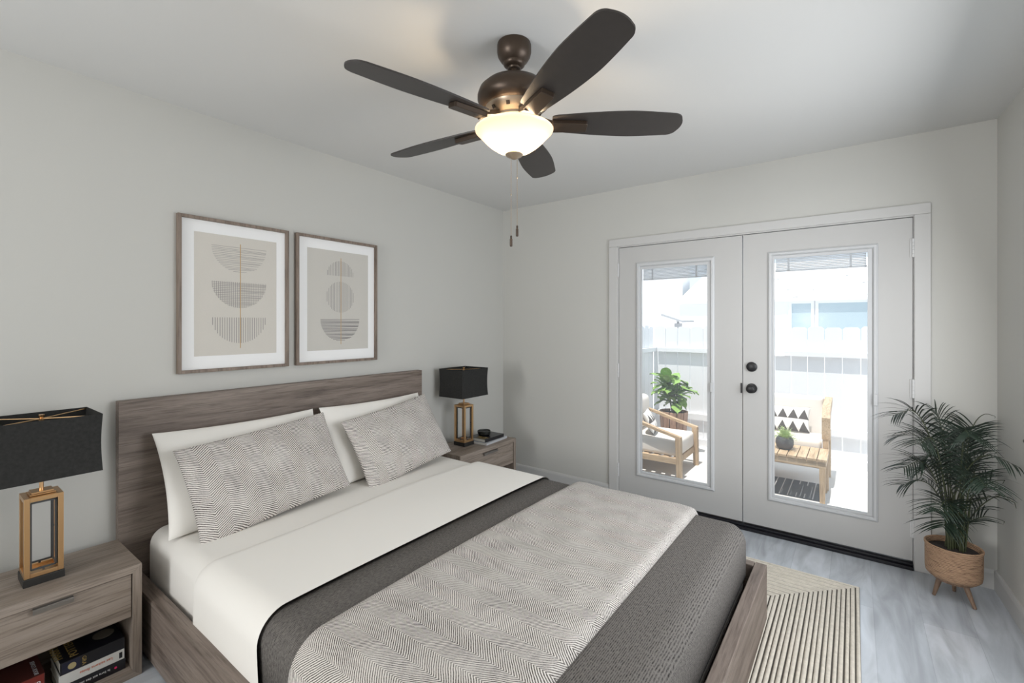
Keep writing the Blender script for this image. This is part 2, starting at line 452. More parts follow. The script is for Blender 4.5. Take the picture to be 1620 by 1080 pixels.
def m_pot():
    """woven planter: horizontal coils with dark flecks"""
    m, nt, b = new_mat('woven_planter')
    tc = N(nt, 'ShaderNodeTexCoord')
    wv = N(nt, 'ShaderNodeTexWave'); wv.bands_direction = 'Z'; wv.inputs['Scale'].default_value = 42; wv.inputs['Distortion'].default_value = 3.0
    wv.inputs['Detail'].default_value = 3; wv.inputs['Detail Scale'].default_value = 1.5
    nt.links.new(tc.outputs['Object'], wv.inputs['Vector'])
    n = N(nt, 'ShaderNodeTexNoise'); n.inputs['Scale'].default_value = 28; n.inputs['Detail'].default_value = 4
    mp = N(nt, 'ShaderNodeMapping'); mp.inputs['Scale'].default_value = (1, 1, 3.2)
    nt.links.new(tc.outputs['Object'], mp.inputs['Vector']); nt.links.new(mp.outputs['Vector'], n.inputs['Vector'])
    k = math_(nt, 'MULTIPLY', math_(nt, 'ADD', wv.outputs['Fac'], 0.45), n.outputs['Fac'])
    r = N(nt, 'ShaderNodeValToRGB')
    r.color_ramp.elements[0].position = 0.14; r.color_ramp.elements[0].color = (0.10, 0.052, 0.03, 1)
    r.color_ramp.elements[1].position = 0.52; r.color_ramp.elements[1].color = (0.44, 0.28, 0.175, 1)
    nt.links.new(k, r.inputs['Fac']); nt.links.new(r.outputs['Color'], b.inputs['Base Color'])
    b.inputs['Roughness'].default_value = 0.85
    bp = N(nt, 'ShaderNodeBump'); bp.inputs['Strength'].default_value = 0.6; bp.inputs['Distance'].default_value = 0.003
    nt.links.new(k, bp.inputs['Height']); nt.links.new(bp.outputs['Normal'], b.inputs['Normal'])
    return m
M['pot'] = m_pot()

def m_bowl():
    """frosted lamp glass, lit from inside by the bulbs"""
    m, nt, b = new_mat('frosted_bowl')
    nt.nodes.remove(b)
    out = nt.nodes['Material Output']
    tl = N(nt, 'ShaderNodeBsdfTranslucent'); tl.inputs['Color'].default_value = (0.27, 0.235, 0.19, 1)
    df = N(nt, 'ShaderNodeBsdfDiffuse'); df.inputs['Color'].default_value = (0.90, 0.85, 0.78, 1)
    mx = N(nt, 'ShaderNodeMixShader'); mx.inputs['Fac'].default_value = 0.5
    nt.links.new(tl.outputs[0], mx.inputs[1]); nt.links.new(df.outputs[0], mx.inputs[2])
    gl = N(nt, 'ShaderNodeBsdfGlossy'); gl.inputs['Roughness'].default_value = 0.2
    m2 = N(nt, 'ShaderNodeMixShader'); m2.inputs['Fac'].default_value = 0.05
    nt.links.new(mx.outputs[0], m2.inputs[1]); nt.links.new(gl.outputs[0], m2.inputs[2])
    nt.links.new(m2.outputs[0], out.inputs['Surface'])
    return m
M['bowl'] = m_bowl()

def flat(name, col, rough=0.5): 
    M[name] = plain(name, col, rough); return M[name]
flat('book_black', (0.010, 0.010, 0.014), 0.3); flat('book_navy', (0.012, 0.014, 0.035), 0.3); flat('book_white', (0.68, 0.68, 0.66), 0.5)
flat('book_red', (0.20, 0.022, 0.014), 0.45); flat('book_darkred', (0.085, 0.022, 0.018), 0.5); flat('pages', (0.62, 0.60, 0.55), 0.9)
flat('ltr_gold', (0.36, 0.25, 0.08), 0.5); flat('ltr_white', (0.8, 0.8, 0.8), 0.6); flat('ltr_orange', (0.65, 0.19, 0.10), 0.6)
flat('dot_pink', (0.75, 0.03, 0.16), 0.5); flat('book_grey', (0.50, 0.51, 0.54), 0.5); flat('moon', (0.17, 0.15, 0.12), 0.6)
flat('emblem', (0.42, 0.35, 0.18), 0.6); flat('bowl_dark', (0.015, 0.016, 0.014), 0.3)

# ------------------------------------------------------------------ room shell
XR = 3.395          # right wall at the back corner
YF = -6.20          # wall behind the camera
H = 2.555
RW = -0.045         # right wall leans outwards slightly towards the camera
def xr(y): return XR + y * RW

b = B(); box(b, -0.15, 3.95, YF - 0.15, 0.02, -0.12, 0.0); struct('floor', b, M['floor'])
b = B(); box(b, -0.15, 3.95, YF - 0.15, 0.14, H, H + 0.12); struct('ceiling', b, M['ceil'])
b = B(); box(b, -0.15, 0.0, YF - 0.15, 0.14, 0.0, H); struct('wall_left', b, M['wall'])
DX0, DX1, DZ = 1.195, 3.062, 2.085
b = B()
box(b, 0.0, DX0, 0.0, 0.14, 0.0, H); box(b, DX1, 3.95, 0.0, 0.14, 0.0, H); box(b, DX0, DX1, 0.0, 0.14, DZ, H)
struct('wall_back', b, M['wall'])
b = B()
for y0, y1, z0, z1 in ((-.62, 0, 0, H), (YF - .15, -2.24, 0, H), (-2.24, -.62, 0, .66), (-2.24, -.62, 2.26, H)):
    hexa(b, [(xr(y0), y0, z0), (3.95, y0, z0), (3.95, y1, z0), (xr(y1), y1, z0), (xr(y0), y0, z1), (3.95, y0, z1), (3.95, y1, z1), (xr(y1), y1, z1)])
struct('wall_right', b, M['wall'])
b = B()
box(b, 0, 0.25, YF - .15, YF, 0, H); box(b, 1.95, xr(YF), YF - .15, YF, 0, H)
box(b, 0.25, 1.95, YF - .15, YF, 0, 0.7); box(b, 0.25, 1.95, YF - .15, YF, 2.3, H)
struct('wall_front', b, M['wall'])
b = B()
for (x0, x1, z0, z1) in ((.25, .30, .7, 2.3), (1.90, 1.95, .7, 2.3), (.3, 1.9, .7, .75), (.3, 1.9, 2.25, 2.3), (1.08, 1.12, .75, 2.25)):
    box(b, x0, x1, YF - .12, YF - .02, z0, z1, 0.004)
struct('added_window_1', b, M['trim'])  # unseen frame, added to go with the rear fill light
b = B()
for (y0, y1, z0, z1) in ((-2.235, -2.185, .665, 2.255), (-.675, -.625, .665, 2.255), (-2.185, -.675, .665, .715), (-2.185, -.675, 2.205, 2.255), (-1.45, -1.41, .715, 2.205)):
    box(b, 3.60, 3.66, y0, y1, z0, z1, 0.004)
struct('added_window_2', b, M['trim'])  # invented frame out of view, placed where the side fill light shines in

def baseboard(name, f):
    prof = [(0, 0), (0.014, 0), (0.014, 0.085), (0.010, 0.098), (0.005, 0.104), (0, 0.104)]
    b = B(); prism(b, prof, *f); struct(name, b, M['trim'])
baseboard('baseboard_left', (lambda u, v: Vector((u, YF, v)), lambda u, v: Vector((u, 0, v))))
b = B()
prof = [(0, 0), (0.014, 0), (0.014, 0.085), (0.010, 0.098), (0.005, 0.104), (0, 0.104)]
prism(b, prof, lambda u, v: Vector((0.014, -u, v)), lambda u, v: Vector((1.128, -u, v)))
prism(b, prof, lambda u, v: Vector((3.127, -u, v)), lambda u, v: Vector((XR - .014, -u, v)))
struct('baseboard_back', b, M['trim'])
baseboard('baseboard_right', (lambda u, v: Vector((xr(YF) - u, YF, v)), lambda u, v: Vector((XR - u, 0, v))))

# door casing and jamb
b = B()
cp = 0.017
box(b, 1.130, 1.203, -cp, 0, 0.0, 2.080, 0.003); box(b, 3.054, 3.127, -cp, 0, 0.0, 2.080, 0.003)
box(b, 1.130, 3.127, -cp, 0, 2.0805, 2.142, 0.003)
box(b, DX0, 1.2085, -0.004, 0.14, 0, DZ); box(b, 3.0505, DX1, -0.004, 0.14, 0, DZ); box(b, 1.2085, 3.0505, -0.004, 0.14, 2.073, DZ)
struct('trim_1', b, M['trim'])
b = B()
box(b, 1.2085, 3.0505, -0.028, 0.10, 0.0, 0.020, 0.004); box(b, 1.2085, 3.0505, -0.014, 0.10, 0.020, 0.036, 0.004)
struct('trim_2', b, M['sill'], 40)

# ------------------------------------------------------------------ French doors
def french_door(name, x0, x1, op, outer, hinge_x, label, slider_x):
    """op / outer = (x0,x1,z0,z1) of the glass opening and of its raised frame"""
    z0, z1, y0, y1 = 0.048, 2.068, 0.003, 0.047
    ox0, ox1, oz0, oz1 = op
    b = B()
    box(b, x0, ox0, y0, y1, z0, z1); box(b, ox1, x1, y0, y1, z0, z1)
    box(b, ox0, ox1, y0, y1, z0, oz0); box(b, ox0, ox1, y0, y1, oz1, z1)
    d = struct(name, b, M['door'])
    d['label'] = label
    # raised lite frame: a mitred moulding
    fx0, fx1, fz0, fz1 = outer
    b = B()
    prof = [(0.0, 0.0), (0.0, 0.006), (0.35, 0.013), (0.75, 0.013), (1.0, 0.003), (1.0, -0.0445)]   # (share outer->inner, height)
    rings = []
    for t, h in prof:
        X0 = fx0 + (ox0 - fx0) * t; X1 = fx1 + (ox1 - fx1) * t; Z0 = fz0 + (oz0 - fz0) * t; Z1 = fz1 + (oz1 - fz1) * t
        rings.append([b.verts.new((X, y0 - h, Z)) for X, Z in ((X0, Z0), (X1, Z0), (X1, Z1), (X0, Z1))])
    for A, Bq in zip(rings, rings[1:]):
        for k in range(4): b.faces.new((A[k], A[(k + 1) % 4], Bq[(k + 1) % 4], Bq[k]))
    # inner channel the blind runs in
    for sgn in (0,):
        box(b, ox0 + .0005, ox0 + .010, y0 + .001, y0 + .0225, oz0 + .0005, oz1 - .0005); box(b, ox1 - .024, ox1 - .0005, y0 + .001, y0 + .0225, oz0 + .0005, oz1 - .0005)
        box(b, ox0 + .0105, ox1 - .0245, y0 + .001, y0 + .0225, oz0 + .0005, oz0 + .012); box(b, ox0 + .0105, ox1 - .0245, y0 + .001, y0 + .0225, oz1 - .020, oz1 - .0005)
    obj('glass_frame', b, M['lite'], d, None)
    b = B(); box(b, ox0 + .001, ox1 - .001, 0.0262, 0.0275, oz0 + .001, oz1 - .001); obj('glass_pane', b, M['glass'], d)
    # raised mini blind between the panes
    b = B()
    n = 7
    for i in range(n):
        z = oz1 - .024 - i * .0105
        box(b, ox0 + .016, ox1 - .030, 0.0305, 0.0425, z - .0045, z + .0028)
    box(b, ox0 + .014, ox1 - .028, 0.0300, 0.0440, oz1 - .108, oz1 - .094, .002)
    for t in (0.17, 0.80):
        x = ox0 + (ox1 - ox0) * t
        box(b, x - .006, x + .006, 0.0290, 0.0300, oz1 - .108, oz1 - .02)
    obj('blind', b, M['blind'], d)
    b = B(); box(b, slider_x - .010, slider_x + .010, y0 - .024, y0 - .0135, 0.945, 1.015, .003); obj('blind_slider', b, M['lite'], d)
    for hz in (1.888, 1.062, 0.243):
        b = B()
        box(b, hinge_x - .014, hinge_x + .002, -.004, 0.0035, hz - .055, hz + .055)
        for k in range(5):
            zc = hz - .044 + k * .022
            lathe(b, [(0, zc - .0105), (.0075, zc - .0105), (.0075, zc + .0105), (0, zc + .0105)], (hinge_x, -.0085, 0), 12)
        obj('hinge', b, M['hinge'], d, 30)
    return d

dl = french_door('door_1', 1.2115, 2.1365, (1.392, 1.925, 0.247, 1.902), (1.360, 1.954, 0.221, 1.937), 1.209, 'left white French door leaf with full glass lite and hinges on its left edge', 1.938)
dr = french_door('door_2', 2.1430, 3.0475, (2.325, 2.862, 0.262, 1.905), (2.297, 2.889, 0.235, 1.932), 3.050, 'right white French door leaf with black knob and deadbolt', 2.876)
b = B(); box(b, 2.1265, 2.1372, -.0015, 0.004, 0.955, 1.025, .001); tag(obj('latch_plate', b, M['black'], dl), 'black strike plate')
b = B(); lathe(b, [(0, .003), (.0335, .003), (.0345, -.004), (.0325, -.012), (.026, -.016), (0, -.017)], (2.198, 0, 1.143), 32, 'Y'); obj('deadbolt', b, M['black'], dr, 35)
b = B(); lathe(b, [(0, .003), (.034, .003), (.0345, -.003), (.033, -.007), (.016, -.010), (.0145, -.030), (.022, -.036), (.0275, -.044), (.0285, -.054), (.026, -.062), (.020, -.066), (0, -.067)], (2.198, 0, 0.993), 32, 'Y'); obj('door_knob', b, M['black'], dr, 50)

# dark lever on the right wall, only its tip in view
yl = -0.70
t = thing('lever_handle', (xr(yl), yl, 0.921), 'dark lever handle tip on the right wall at the photo edge', 'handle')
b = B(); lathe(b, [(0, 0), (.026, 0), (.026, -.008), (.011, -.010), (.010, -.045), (0, -.045)], (xr(yl), yl, .921), 24, 'X'); obj('rosette', b, M['black'], t, 40)
b = B(); tube(b, [(xr(yl) - .042, yl, .921), (xr(yl) - .046, yl + .05, .921), (xr(yl) - .046, yl + .105, .921), (xr(yl) - .045, yl + .118, .921)], .009, 12); obj('lever', b, M['black'], t, 40)

# ------------------------------------------------------------------ framed prints
def half_hatch(kind, cx, cy, r, y_flat, n, hatch):
    """line segments of a disc or half disc in print metres (x right, y up). kind: bowl, dome, disc"""
    seg = []
    lo, hi = {'bowl': (-r, 0), 'dome': (0, r), 'disc': (-r, r)}[kind]
    if 'h' in hatch:
        for i in range(n):
            y = lo + (hi - lo) * (i + .5) / n
            x = math.sqrt(max(0, r * r - y * y))
            seg.append(((cx - x, cy + y), (cx + x, cy + y + 0.004 * math.sin(i * 1.7))))
    if 'v' in hatch:
        m = int(n * (2 if kind != 'disc' else 1))
        for i in range(m):
            x = -r + 2 * r * (i + .5) / m
            y = math.sqrt(max(0, r * r - x * x))
            seg.append(((cx + x, cy + max(lo, -y)), (cx + x, cy + min(hi, y))))
    return seg

def picture(y0, y1, label, paper, shapes, gold):
    z0, z1 = 1.186, 2.005
    t = thing('framed_print', (0.0, (y0 + y1) / 2, z0), label, 'picture', 'framed prints above the headboard')
    b = B()
    w, dp = 0.0165, 0.030
    box(b, 0.0005, dp, y0, y0 + w, z0, z1, .0015); box(b, 0.0005, dp, y1 - w, y1, z0, z1, .0015)
    box(b, 0.0005, dp, y0 + w, y1 - w, z0, z0 + w, .0015); box(b, 0.0005, dp, y0 + w, y1 - w, z1 - w, z1, .0015)
    obj('frame', b, M['frame'], t)
    b = B(); box(b, 0.002, 0.012, y0 + w, y1 - w, z0 + w, z1 - w); obj('mat_board', b, M['mat'], t)
    py0, py1, pz0, pz1 = y0 + .076, y1 - .068, 1.271, 1.926
    b = B(); box(b, 0.0121, 0.0126, py0, py1, pz0, pz1); o = obj('print', b, [paper, M['ink'], M['gold_ink']], t)
    b = B()
    b.from_mesh(o.data)
    base = len(b.faces)
    PW, PH = py1 - py0, pz1 - pz0
    T_ = Vector(t.location)
    for kind, cxf, cyf, r, n, hatch, lw in shapes:
        for (ax, ay), (bx, by) in half_hatch(kind, cxf * PW, (1 - cyf) * PH, r, 0, n, hatch):
            a = Vector((0.0128, py0 + ax, pz0 + ay)) - T_; c = Vector((0.0128, py0 + bx, pz0 + by)) - T_
            if (c - a).length < .004: continue
            bar(b, a, c, lw, .0003, (1, 0, 0))
    b.faces.ensure_lookup_table()
    for f in b.faces[base:]: f.material_index = 1
    k = len(b.faces)
    gx, g0, g1 = gold
    bar(b, Vector((0.0131, py0 + gx * PW, pz0 + (1 - g1) * PH)) - T_, Vector((0.0131, py0 + gx * PW, pz0 + (1 - g0) * PH)) - T_, .0042, .0004, (1, 0, 0))
    b.faces.ensure_lookup_table()
    for f in b.faces[k:]: f.material_index = 2
    b.to_mesh(o.data); b.free()
picture(-2.721, -2.151, 'framed print of three hatched bowl shapes, left of the two above the headboard', M['print'],
        [('bowl', .525, .085, .143, 16, 'h', .0018), ('bowl', .525, .385, .143, 15, 'hv', .0017), ('bowl', .525, .685, .143, 12, 'v', .0030)], (.53, .06, .945))
picture(-2.103, -1.509, 'framed print of a dome, disc and bowl, right of the two above the headboard', M['print2'],
        [('dome', .52, .25, .100, 9, 'v', .0030), ('disc', .52, .465, .103, 19, 'v', .0026), ('bowl', .52, .69, .145, 20, 'h', .0040)], (.525, .067, .945))

# ------------------------------------------------------------------ bed
BY0, BY1, FX = -2.935, -1.063, 2.435
t = thing('platform_bed', (0.03, -2.0, 0), 'grey-brown oak platform bed with plain tall headboard under the framed prints', 'bed')
b = B(); box(b, 0.016, 0.062, -2.963, -1.115, 0.0, 1.083, .002); obj('headboard', b, M['oak_y'], t)
b = B(); box(b, 0.064, FX - .052, BY0, BY0 + .052, 0.02, 0.28, .003); obj('side_rail', b, M['oak_x'], t)
b = B(); box(b, 0.064, FX - .052, BY1 - .052, BY1, 0.02, 0.28, .003); obj('side_rail', b, M['oak_x'], t)
b = B(); box(b, FX - .050, FX, BY0, BY1, 0.02, 0.28, .003); obj('footboard', b, M['oak_y'], t)
b = B(); box(b, 0.064, FX - .052, BY0 + .054, BY1 - .054, 0.10, 0.135); obj('slat_deck', b, M['oak_x'], t)
for x in (.12, 2.30):
    for y in (BY0 + .11, BY1 - .11):
        b = B(); box(b, x - .03, x + .03, y - .03, y + .03, 0.012, 0.10); obj('leg', b, M['oak_z'], t)

MX0, MX1, MY0, MY1, MZ0, MZ1 = 0.068, 2.355, -2.865, -1.133, 0.137, 0.478
def rounded(off, bevel, seg=7):
    b = B(); box(b, MX0 - 0, MX1 + off, MY0 - off, MY1 + off, MZ0, MZ1 + off, bevel, seg); return b
def cut(b, co, no):
    bmesh.ops.bisect_plane(b, geom=b.verts[:] + b.edges[:] + b.faces[:], plane_co=co, plane_no=no, clear_outer=True)
def weave_uv(b):
    uv = b.loops.layers.uv.get('weave') or b.loops.layers.uv.new('weave')
    b.normal_update()
    for f in b.faces:
        n = f.normal
        for l in f.loops:
            p = l.vert.co; dz = MZ1 - p.z
            if n.z > .5: q = (p.x, p.y)
            elif n.x > .7: q = (p.x + dz, p.y)
            elif n.y < 0: q = (p.x, p.y - dz)
            else: q = (p.x, p.y + dz)
            l[uv].uv = q
b = rounded(0, .075)
for v in b.verts:                    # a little pillow-top softness
    if v.co.z > .3:
        v.co.z += .0
tag(obj('mattress', b, M['sheet'], None, 80), 'mattress in a fitted white sheet on the bed under the pillows', 'mattress')

def drape(name, x0f, x1f, off, zl, zr, mat, nx, label, cat, puff=0.0, th=0.006, seed=0, taper=False):
    """cloth laid across the mattress, both sides hanging; x0f/x1f give its edges at path position s"""
    r = .075
    W_ = (MY1 - MY0) - 2 * r
    def path(d):
        R_ = r + d
        hl = (MZ1 - r) - zl; hr = (MZ1 - r) - zr
        L = [hl, R_ * math.pi / 2, W_, R_ * math.pi / 2, hr]
        return L, R_
    L0, _ = path(off)
    tot = sum(L0)
    rnd = random.Random(seed)
    ph = [rnd.uniform(0, 6.28) for _ in range(6)]
    def pos(sn, d):
        L, R_ = path(d)
        s = sn * sum(L)
        if s < L[0]: return Vector((0, MY0 - d, zl + s))
        s -= L[0]
        if s < L[1]:
            a = s / R_; return Vector((0, MY0 + r - R_ * math.cos(a), MZ1 - r + R_ * math.sin(a)))
        s -= L[1]
        if s < L[2]: return Vector((0, MY0 + r + s, MZ1 + d))
        s -= L[2]
        if s < L[3]:
            a = s / R_; return Vector((0, MY1 - r + R_ * math.sin(a), MZ1 - r + R_ * math.cos(a)))
        s -= L[3]
        return Vector((0, MY1 + d, MZ1 - r - s))
    nv = 140
    b = B()
    def fn(u, v):
        x0, x1 = x0f(v), x1f(v)
        x = x0 + (x1 - x0) * u
        if puff > 0:
            e = min(u, 1 - u) * (x1 - x0)
            k = max(0.0, 1 - min(1.0, e / .045)) ** 2.2
            d = off + puff * math.sqrt(max(0.0, 1 - k))
            d += (.0018 * math.sin(v * 48 + ph[0] + 2 * math.sin(u * 4)) + .0015 * math.sin(u * 17 + v * 23 + ph[1])) * min(1, e / .08)
        else:
            d = off + .0012 * math.sin(v * 9 + ph[0]) * math.sin(u * 5 + ph[1])
            if taper: d = .0015 + (d - .0015) * min(1, u * (x1 - x0) / .05) ** .7
        p = pos(v, d); p.x = x
        return p
    grid(b, fn, nx, nv, lambda u, v: (x0f(v) + (x1f(v) - x0f(v)) * u, v * tot))
    bmesh.ops.recalc_face_normals(b, faces=b.faces[:])
    o = obj(name, b, mat, None, 180)
    tag(o, label, cat)
    if th:
        md = o.modifiers.new('thick', 'SOLIDIFY'); md.thickness = th; md.offset = -1
    return o
# charcoal blanket covers the foot half and hangs over the foot end
b = rounded(.011, .080)
cut(b, (1.17, 0, 0), (-1, 0, 0)); cut(b, (0, 0, .262), (0, 0, -1))
bmesh.ops.subdivide_edges(b, edges=[e for e in b.edges if e.calc_length() > .3], cuts=6, use_grid_fill=True)
weave_uv(b)
o = obj('blanket', b, M['char'], None, 80); tag(o, 'charcoal woven blanket over the foot half of the bed', 'blanket')
md = o.modifiers.new('thick', 'SOLIDIFY'); md.thickness = .007; md.offset = -1
drape('top_sheet', lambda v: .66 + .03 * math.sin(v * 6.5 + .4) * 1.0, lambda v: 1.232 + .035 * (abs(v - .5) * 2) ** 4, .024, .262, .262, M['sheet'], 24,
      'white top sheet across the middle of the bed above the charcoal blanket', 'sheet', 0.0, 0, 3, True)
drape('throw_blanket', lambda v: 1.432 + .03 * (abs(v - .5) * 2) ** 2, lambda v: 2.142, .016, .268, .268, M['herr'], 40,
      'thick cream herringbone throw folded across the foot of the bed', 'blanket', .028, .010, 5)

def pillow(name, yc, w, h, bot, top, thick, mat, label, group, twist=0.0, shift=0.0, seed=1, pinch=.05):
    """bot/top = (x, z) of the lower and upper edge; stands leaning on the headboard"""
    bx, bz = bot; tx, tz = top
    up = Vector((tx - bx, shift, tz - bz)); hh = up.length; up.normalize()
    side = Vector((0, 1, 0)); side = (side - up * side.dot(up)).normalized()
    nrm = side.cross(up).normalized()
    if nrm.x < 0: nrm = -nrm
    c0 = Vector((bx, yc, bz)) + up * hh / 2
    rnd = random.Random(seed); ph = [rnd.uniform(0, 6.28) for _ in range(8)]
    b = B()
    def surf(sgn):
        def fn(u, v):
            a, c = math.sin((u * 2 - 1) * math.pi / 2), math.sin((v * 2 - 1) * math.pi / 2)
            px = a * w / 2 * (1 - pinch * (1 - c * c)); py = c * hh / 2 * (1 - pinch * 1.1 * (1 - a * a))
            e = max(0.0, (1 - a * a)) * max(0.0, (1 - c * c))
            t_ = thick * (e ** .46)
            # sag: fuller towards the lower edge, soft wrinkles running out of the corners
            t_ *= 1 - .16 * c
            t_ += e ** .25 * (.0035 * math.sin(5 * a + 3 * c + ph[0]) + .003 * math.sin(9 * a * c + ph[1]) + .002 * math.sin(12 * c - 6 * a + ph[2])) * min(1, e * 6)
            return c0 + side * px + up * py + nrm * (sgn * t_)
        return fn
    n1, n2 = 44, 30
    uvf = lambda u, v: ((math.sin((v * 2 - 1) * math.pi / 2) + 1) / 2 * hh, (math.sin((u * 2 - 1) * math.pi / 2) + 1) / 2 * w)
    grid(b, surf(1), n1, n2, uvf); grid(b, surf(-1), n1, n2, uvf)
    bmesh.ops.remove_doubles(b, verts=b.verts[:], dist=.0004)
    bmesh.ops.recalc_face_normals(b, faces=b.faces[:])
    o = obj(name, b, mat, None, 180)
    tag(o, label, 'pillow', group)
    return o
pillow('pillow', -2.455, .80, .49, (.345, .482), (.125, .925), .062, M['pillow'], 'left white pillow on the bed, behind the herringbone cushion farther from the doors', 'white pillows', seed=11)
pillow('pillow', -1.615, .80, .49, (.345, .482), (.125, .925), .062, M['pillow'], 'right white pillow on the bed, behind the herringbone cushion nearer the doors', 'white pillows', seed=17)
pillow('lumbar_cushion', -2.395, .765, .44, (.470, .487), (.255, .888), .068, M['herr_p'], 'herringbone cushion, larger in view, leaning on the left white pillow', 'herringbone cushions', shift=-.04, seed=23, pinch=.035)
pillow('lumbar_cushion', -1.545, .72, .44, (.470, .487), (.255, .888), .068, M['herr_p'], 'herringbone cushion leaning on the right white pillow nearer the doors', 'herringbone cushions', shift=-.06, seed=29, pinch=.035)

# ------------------------------------------------------------------ nightstands
NH = .455
def nightstand(y0, y1, hy, hl, label):
    X0, X1 = .068, .418
    t = thing('nightstand', ((X0 + X1) / 2, (y0 + y1) / 2, 0), label, 'nightstand', 'nightstands beside the bed')
    th = .030
    # top and sides meet in a mitre at the front
    def panel(pts, nm, mt):
        b = B(); prism(b, pts, lambda u, v: Vector((X0, u, v)), lambda u, v: Vector((X1, u, v))); obj(nm, b, mt, t)
    panel([(y0, NH), (y1, NH), (y1 - th, NH - th), (y0 + th, NH - th)], 'top_panel', M['ns_y'])
    panel([(y1, NH - .0004), (y1, .0), (y1 - th, th), (y1 - th, NH - th - .0004)], 'side_panel', M['ns_z'])
    panel([(y0, NH - .0004), (y0, .0), (y0 + th, th), (y0 + th, NH - th - .0004)], 'side_panel', M['ns_z'])
    panel([(y0 + .0006, .0), (y1 - .0006, .0), (y1 - th - .0006, th - .0004), (y0 + th + .0006, th - .0004)], 'shelf_panel', M['ns_y'])
    b = B(); box(b, X0 + .002, X0 + .010, y0 + th + .001, y1 - th - .001, th + .001, NH - th - .001); obj('back_panel', b, M['ns_y'], t)
    b = B(); box(b, X0 + .012, X1 - .006, y0 + th + .003, y1 - th - .003, .248, NH - th - .004, .0015)
    d = obj('drawer', b, M['ns_y'], t)
    b = B()
    z = NH - th - .011
    box(b, X1 - .0055, X1 + .012, hy - hl / 2, hy + hl / 2, z + .001, z + .005, .0008); box(b, X1 + .008, X1 + .012, hy - hl / 2, hy + hl / 2, z - .013, z + .001, .0008)
    obj('handle', b, M['pull'], d)
    return t
nightstand(-3.50, -2.968, -3.229, .108, 'oak nightstand at the left edge with books on its open shelf')
nightstand(-1.060, -.358, -.705, .175, 'oak nightstand in the far corner, on the door side of the bed')

